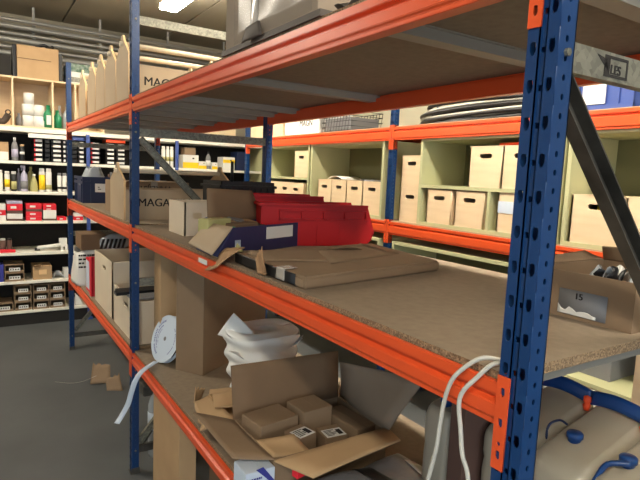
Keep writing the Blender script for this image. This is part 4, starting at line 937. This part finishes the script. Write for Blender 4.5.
for ci, (a, b, kind) in enumerate(cols):
    for r in range(5):
        z0 = z+.001+.0455*r
        o = thing('parts_tray', ['lowest', 'second lowest', 'middle', 'second highest', 'topmost'][r]+' black parts tray, '+['red-tabbed column left of the far post', 'blank column beside the red-tabbed one', 'white-labelled column left of the far post', 'narrow column touching the far post', 'blank column right of the far post', 'column left of the second blue upright', 'column right of the second blue upright', 'second column left of the middle post', 'last column left of the middle post'][ci], 'tray', ((X(a)+X(b))/2, SX+.1, z0), 'stacked black parts trays')
        bm = BM(); box(bm, X(a)+.003, X(b)-.003, SX+.03, SX+.3, z0, z0+.004); box(bm, X(a)+.003, X(b)-.003, SX+.03, SX+.034, z0, z0+.036); box(bm, X(a)+.003, X(a)+.007, SX+.03, SX+.3, z0, z0+.043); box(bm, X(b)-.007, X(b)-.003, SX+.03, SX+.3, z0, z0+.043); box(bm, X(a)+.003, X(b)-.003, SX+.296, SX+.3, z0, z0+.043)
        obj('body', bm, 'black', o)
        if kind:
            bm = BM(); w = X(b)-X(a)
            box(bm, X(a)+w*.22, X(b)-.012, SX+.022, SX+.0295, z0+.010, z0+.032); obj('label_card', bm, 'whitebright', o)
            if kind == 'redcard':
                bm = BM(); box(bm, X(a)+.006, X(a)+w*.2, SX+.022, SX+.0295, z0+.006, z0+.034); obj('red_tab', bm, 'redcard', o)
bm = BM(); shx(bm, 107, 127, z+.23, z+.262, .2, SX+.03); tag(obj('orange_box', bm, 'orangecap'), 'flat orange box on top of the stacked black trays', 'box')
bm = BM(); shx(bm, 73, 86, z+.23, z+.268, .2, SX+.03); tag(obj('blue_box', bm, 'bluecrate'), 'flat blue box on top of the stacked black trays by the far post', 'box')
# right part of that row, seen through the racks
for k_, (a, b) in enumerate(((163, 167), (167.5, 171), (171.5, 175.5))):
    lt(.23, 'whitebright', 'spray_can', ['left', 'middle', 'right'][k_]+' of three white cans on the back shelving behind the diagonal brace', 'can', a, b, z, 'can', 'whitebright', ('olive', .3, .5))
for k_, (a, b, h, d) in enumerate(((184, 199.5, .15, 'large yellow and white carton on the back shelving under a small brown one'), (200, 207.5, .085, 'small yellow and white carton right of the large yellow one'), (213.5, 219, .08, 'tiny yellow and white carton right of the grey bottle'), (224.5, 236, .15, 'yellow-striped white carton right of the black handle'))):
    o = thing('product_box', d, 'box', (X((a+b)/2), SX+.1, z)); bm = BM(); shx(bm, a, b, z, z+h, .18); obj('body', bm, 'whitebright', o)
    bm = BM()
    f0, f1 = (0.02, .45) if k_ < 3 else (.55, .8)
    box(bm, X(a)-.001, X(b)+.001, SX+.0185, SX+.0199, z+h*f0, z+h*f1); obj('yellow_print', bm, 'yellow', o)
    bm = BM(); box(bm, X(a)+.6*(X(b)-X(a)), X(a)+.72*(X(b)-X(a)), SX+.0183, SX+.0199, z+h*.7, z+h*.8); obj('printed_mark', bm, 'blackink', o)
carton('carton', 'small open brown carton on top of the large yellow and white carton', X(186), X(197), SX+.04, SX+.18, z+.1525, z+.23, 'card', tape=False)
lt(.20, 'greyp', 'bottle', 'grey bottle with a dark cap between the yellow cartons', 'bottle', 208, 213, z, 'bottle', 'black', ('whitebright', .2, .5))
bm = BM(); shx(bm, 238, 246, z, z+.22, .2); tag(obj('navy_box', bm, 'navy'), 'dark blue box at the right end of the back shelving', 'box')
# row z 1.324 right
for k_, (a, b, h, m) in enumerate(((164, 172, .14, 'whitebright'), (180, 190, .12, 'yellow'), (228, 240, .15, 'carddark'))):
    bm = BM(); shx(bm, a, b, 1.3245, 1.3245+h, .2); tag(obj('product_box', bm, m), ['white box low on the back shelving behind the diagonal brace', 'yellow box low on the back shelving by the second blue upright', 'dull brown box low on the back shelving behind the black crate'][k_], 'box')
# --- row z 1.038 (red boxes)
z = 1.0385
def redstack(p0, p1, spec, where):
    zz = z
    for i, (h, m) in enumerate(spec):
        pos = 'lowest' if i == 0 else ('topmost' if i == len(spec)-1 else 'middle')
        o = thing('small_box', {'redcard': 'red', 'whitebright': 'white', 'lilac': 'pale grey', 'brownbag': 'dark red'}[m]+' small box, '+pos+' of the '+where, 'box', (X((p0+p1)/2), SX+.1, zz), 'boxes on the red box shelf')
        bm = BM(); shx(bm, p0, p1, zz, zz+h-.0015, .2); obj('body', bm, m, o)
        if m == 'redcard':
            bm = BM(); w = X(p1)-X(p0); box(bm, X(p0)+w*.25, X(p0)+w*.6, SX+.0188, SX+.0199, zz+h*.3, zz+h*.65); obj('label_card', bm, 'whitebright', o)
        zz += h
redstack(-6, 4.5, ((.055, 'whitebright'), (.05, 'redcard'), (.06, 'whitebright')), 'stack at the left frame edge')
redstack(5.5, 21, ((.02, 'brownbag'), (.05, 'whitebright'), (.03, 'brownbag'), (.065, 'redcard'), (.03, 'lilac')), 'stack with a pale lid, second from left')
redstack(24.3, 40, ((.045, 'redcard'), (.045, 'redcard'), (.025, 'brownbag'), (.055, 'redcard')), 'third stack from left')
redstack(41.5, 55, ((.02, 'brownbag'), (.085, 'whitebright'), (.022, 'redcard'), (.04, 'redcard')), 'stack with a white middle, fourth from left')
redstack(56, 65.5, ((.035, 'redcard'),), 'single box left of the far post')
redstack(73.5, 83, ((.04, 'redcard'), (.03, 'whitebright')), 'boxes right of the far post')
# --- row z .728
z = .7285
lt(.13, 'brownbag', 'bottle', 'dark red bottle at the left edge of the caulking gun shelf', 'bottle', -2, 4.5, z, 'can', 'whitebright', None, SX+.12)
lt(.13, 'brownbag', 'bottle', 'dark red bottle second from left on the caulking gun shelf', 'bottle', 5, 10.5, z, 'can', 'black', None, SX+.12)
bm = BM(); shx(bm, -2, 13, z, z+.028, .06); tag(obj('red_tool', bm, 'redcard'), 'low red tool lying in front of the dark red bottles', 'tool')
o = thing('caulking_gun', 'white caulking gun lying on the back shelving left of the far post', 'tool', (X(50), SX+.1, z))
bm = BM(); yy = SX+.08
tube(bm, [(X(35), yy, z+.03), (X(60), yy, z+.055)], .019, 14); box(bm, X(58), X(66.5), yy-.012, yy+.012, z+.035, z+.125, bev=.004); box(bm, X(60), X(62.5), yy-.01, yy+.01, z, z+.05); box(bm, X(64.5), X(67), yy-.01, yy+.01, z+.0, z+.06); obj('body', bm, 'whitebright', o)
bm = BM(); tube(bm, [(X(32.5), yy, z+.018), (X(38), yy, z+.018)], .014, 10); obj('nozzle', bm, 'black', o)
# --- row z .444
z = .4445
bm = BM(); shx(bm, -6, 1, z, z+.17, .15); tag(obj('purple_box', bm, 'txtblue'), 'purple box at the left frame edge of the low shelf', 'box')
def pick(p0, p1, z0, h, label, m='cardgrey', paper=True, group='open-front cardboard picking bins'):
    o = thing('picking_bin', label, 'bin', (X((p0+p1)/2), SX+.1, z0), group); a, b = X(p0), X(p1)
    bm = BM(); y0, y1 = SX+.02, SX+.3; t_ = .006
    box(bm, a, b, y0, y1, z0, z0+t_); box(bm, a, a+t_, y0, y1, z0+t_, z0+h-t_); box(bm, b-t_, b, y0, y1, z0+t_, z0+h-t_); box(bm, a, b, y0, y1, z0+h-t_, z0+h-.001); box(bm, a+t_, b-t_, y1-t_, y1, z0+t_, z0+h-t_); box(bm, a+t_, b-t_, y0, y0+t_, z0+t_, z0+h*.28)
    obj('body', bm, 'card', o)
    bm = BM(); w = b-a; box(bm, a+w*.22, b-w*.2, y0-.002, y0, z0+h*.2, z0+h*.62); obj('label_card', bm, 'whitebright', o)
    bm = BM()
    for i in range(4): box(bm, a+w*(.27+.13*i), a+w*(.34+.13*i), y0-.003, y0-.002, z0+h*.35, z0+h*.5)
    obj('printed_text', bm, 'blackink', o)
    return o
pick(2, 21, z, .082, 'lower cardboard picking bin on the low shelf at the left'); pick(2, 21, z+.083, .082, 'upper cardboard picking bin on the low shelf at the left')
o = carton('carton', 'brown open carton with a pale label on the low shelf', X(30), X(49.5), SX+.03, SX+.27, z, z+.135, 'cardlight', tape=False)
bm = BM(); shx(bm, 36, 44, z+.05, z+.10, .002, SX+.028, 0); obj('label_card', bm, 'mdfedge', o)
flap(o, (X(30), SX+.03, z+.135), (X(38), SX+.03, z+.135), (X(39), SX+.0, z+.165), (X(32), SX+.0, z+.15), 'cardlight', .003)
bm = BM(); sheet(bm, lambda u, v: (X(50)+(X(64)-X(50))*u, SX+.02+.15*v, z+.01+.06*math.sin(PI*u)*(.6+.4*math.sin(8*v+5*u))), 12, 8, .002); tag(obj('plastic_bag', bm, 'clearbag'), 'clear bag of parts right of the brown carton on the low shelf', 'bag')
bm = BM(); shx(bm, 62, 68, z, z+.10, .12); tag(obj('white_box', bm, 'whitebright'), 'white box on the low shelf beside the far post', 'box')
z = .1475
for i, (a, b) in enumerate(((11, 27.8), (29.8, 46), (47, 63))):
    for r in range(3):
        pick(a, b, z+.083*r, .082, ['lowest', 'middle', 'topmost'][r]+' picking bin in the '+['left', 'middle', 'right'][i]+' stack on the lowest shelf')
pick(-8, 9.5, z, .082, 'single picking bin at the left frame edge on the lowest shelf')
bm = BM(); shx(bm, 14, 26, z+.2505, z+.262, .1); tag(obj('cardboard_strip', bm, 'cardlight'), 'light cardboard strip lying on the left stack of picking bins', 'scrap')
bm = BM(); quad(bm, (X(73), SX+.03, z), (X(82), SX+.03, z), (X(80), SX+.05, z+.06), (X(74), SX+.05, z+.13), .003, .004); tag(obj('folded_paper', bm, 'whitebright'), 'white folded paper on the lowest shelf right of the far post', 'paper')
# --- top: wooden pigeonholes
z = 1.9345; zt2 = 2.405
o = thing('pigeonhole_unit', 'light wood pigeonhole unit on top of the back shelving at the left', 'shelf', (-.2, SX+.2, z))
bm = BM(); a, b = -1.6, .48
box(bm, a, b, SX+.01, SX+.36, z, z+.016); box(bm, a, b, SX+.01, SX+.36, zt2-.016, zt2)
for x in (-1.6+.008, -1.1, -.70, -.335, .005, .21, .472): box(bm, x-.008, x+.008, SX+.012, SX+.35, z+.016, zt2-.016)
box(bm, a, b, SX+.35, SX+.36, z, zt2); obj('carcass', bm, 'ply', o)
zz = z+.0165
GR = 'white rolls in the pigeonhole'
for i, (x, y, r_) in enumerate(((-.215, 0, 0), (-.215, 0, 1), (-.205, 0, 2), (-.115, 0, 0), (-.112, 0, 1))):
    bm = BM(); h = .105; lathe(bm, [(.018, 0), (.052 if r_ < 2 else .045, 0), (.052 if r_ < 2 else .045, h), (.018, h), (.018, 0)], T((x+(.01 if i < 3 else 0), SX+.1, zz+.107*r_)), 22)
    tag(obj('paper_roll', bm, 'whitebright'), ['lowest roll of the tall white stack', 'middle roll of the tall white stack', 'topmost roll of the tall white stack', 'lower roll of the short pale stack', 'upper roll of the short pale stack'][i]+' in the left pigeonhole', 'roll', GR)
for i, (x, r, h, m) in enumerate(((-.03, .045, .22, 'greenp'), (.05, .04, .18, 'greenp'), (.085, .035, .24, 'clearbag'), (-.09, .03, .10, 'whitebright'), (-.285, .025, .12, 'greyp'), (.14, .04, .24, 'clearbag'))):
    o = thing('bottle', ['green bottle with a white label', 'shorter green bottle', 'clear bottle behind the green ones', 'small white pot beside the green bottle', 'small grey pot left of the white rolls', 'clear bottle beside the far blue post'][i]+' in the pigeonholes', 'bottle', (x, SX+.08+.12*(i in (2,)), zz))
    bm = BM(); lathe(bm, [(r, 0), (r, h*.6), (r*.4, h*.8), (r*.4, h)], T((x, SX+.08+.12*(i in (2,)), zz)), 18); obj('body', bm, m, o)
    if i == 0: bm = BM(); box(bm, x-.02, x+.02, SX+.08-r-.002, SX+.08-r+.004, zz+.03, zz+.12); obj('label_card', bm, 'whitebright', o)
o = thing('work_glove', 'dark tool and cable heap in the pigeonhole at the left frame edge', 'tools', (-.45, SX+.1, zz))
bm = BM(); tube(bm, spline([(-.58, SX+.08, zz+.03), (-.5, SX+.06, zz+.05), (-.42, SX+.1, zz+.03), (-.37, SX+.08, zz+.1)], 5), .03, 10); tube(bm, [(-.375+.02*math.cos(a*PI/8), SX+.05, zz+.12+.02*math.sin(a*PI/8)) for a in range(16)], .006, 8, closed=True); obj('body', bm, 'stripe', o)
o = carton('carton', 'large brown carton with one dark side on top of the pigeonholes', -.29, .065, SX+.04, SX+.34, zt2, zt2+.30, 'cardlight', tape=False)
bm = BM(); box(bm, -.29, .0, SX+.037, SX+.0395, zt2+.175, zt2+.183); obj('lid_shadow_gap', bm, 'carddark', o)
bm = BM(); box(bm, -.325, -.292, SX+.06, SX+.34, zt2, zt2+.30, bev=.003); tag(obj('black_board', bm, 'black'), 'black panel standing against the left side of the big brown carton', 'panel')
bm = BM(); box(bm, -.75, -.34, SX+.06, SX+.34, zt2, zt2+.2, bev=.005); tag(obj('dark_case', bm, 'dark'), 'dark case on top of the pigeonholes at the left frame edge', 'case')
bm = BM(); tube(bm, spline([(-.12, SX+.15, zt2+.315), (-.05, SX+.12, zt2+.34), (.0, SX+.16, zt2+.32), (.03, SX+.14, zt2+.34)], 5), .016, 8); tag(obj('black_cloth', bm, 'black'), 'black bundle lying on the big brown carton', 'bundle')
bm = BM(); box(bm, .07, .10, SX+.06, SX+.34, zt2, zt2+.27, bev=.003); tag(obj('black_board', bm, 'black'), 'black panel standing against the right side of the big brown carton', 'panel')
o = thing('patterned_bag', 'dark green patterned bag on top of the pigeonholes right of the far post', 'bag', (.28, SX+.2, zt2))
bm = BM(); box(bm, .14, .46, SX+.05, SX+.3, zt2, zt2+.20, bev=.02, seg=3); obj('body', bm, mat('green_patterned_cloth', (60,92,74), .8, col2=(150,160,150), scale=28, contrast=.15), o)
bm = BM(); box(bm, .17, .36, SX+.02, SX+.045, zt2, zt2+.11, bev=.006); tag(obj('white_packet', bm, 'whitebright'), 'white packet standing in front of the green patterned bag', 'packet')
carton('carton', 'pale carton on top of the back shelving at its right end', 1.55, 1.95, SX+.05, SX+.35, 1.9345, 2.13, 'ply', tape=False)
carton('white_carton', 'white carton on top of the back shelving, left of the pale carton', 1.05, 1.45, SX+.05, SX+.3, 1.9345, 2.06, 'whitebright', tape=False)

# ------------------------------------------------------------ camera and light
cam = bpy.data.cameras.new('camera'); co = bpy.data.objects.new('camera', cam); C.objects.link(co)
cam.sensor_width = 36; cam.lens = 535.007/640*36; cam.clip_start = .02
R_ = Vector((.84297424, -.53632241, .04186537)); U_ = Vector((.02882562, .12274431, .99201962)); F_ = Vector((.53718109, .83504018, -.11893012))
R_ = (R_ - F_*R_.dot(F_)).normalized(); F_.normalize(); U_ = R_.cross(F_)
co.matrix_world = Matrix(((R_.x, U_.x, -F_.x, -.641), (R_.y, U_.y, -F_.y, -.445), (R_.z, U_.z, -F_.z, 1.595), (0, 0, 0, 1)))
sc = bpy.context.scene; sc.camera = co
w = bpy.data.worlds.new('world'); sc.world = w; w.use_nodes = True
bg = w.node_tree.nodes['Background']; bg.inputs[0].default_value = (.75, .88, 1.0, 1); bg.inputs[1].default_value = 0.7
# daylight entering by the open gate behind and left of the viewer
def area(name, loc, rot, sx, sy, e, col):
    l = bpy.data.lights.new(name, 'AREA'); l.shape = 'RECTANGLE'; l.size = sx; l.size_y = sy; l.energy = e; l.color = col
    o = bpy.data.objects.new(name, l); C.objects.link(o); o.location = loc; o.rotation_euler = rot; return o
area('gate_daylight', (-1.5, -4.95, 1.5), (math.radians(90), 0, 0), 4.5, 2.6, 30, (.8, .9, 1))
sc.view_settings.view_transform = 'Standard'; sc.view_settings.look = 'None'; sc.view_settings.exposure = 0.95; sc.view_settings.gamma = 1
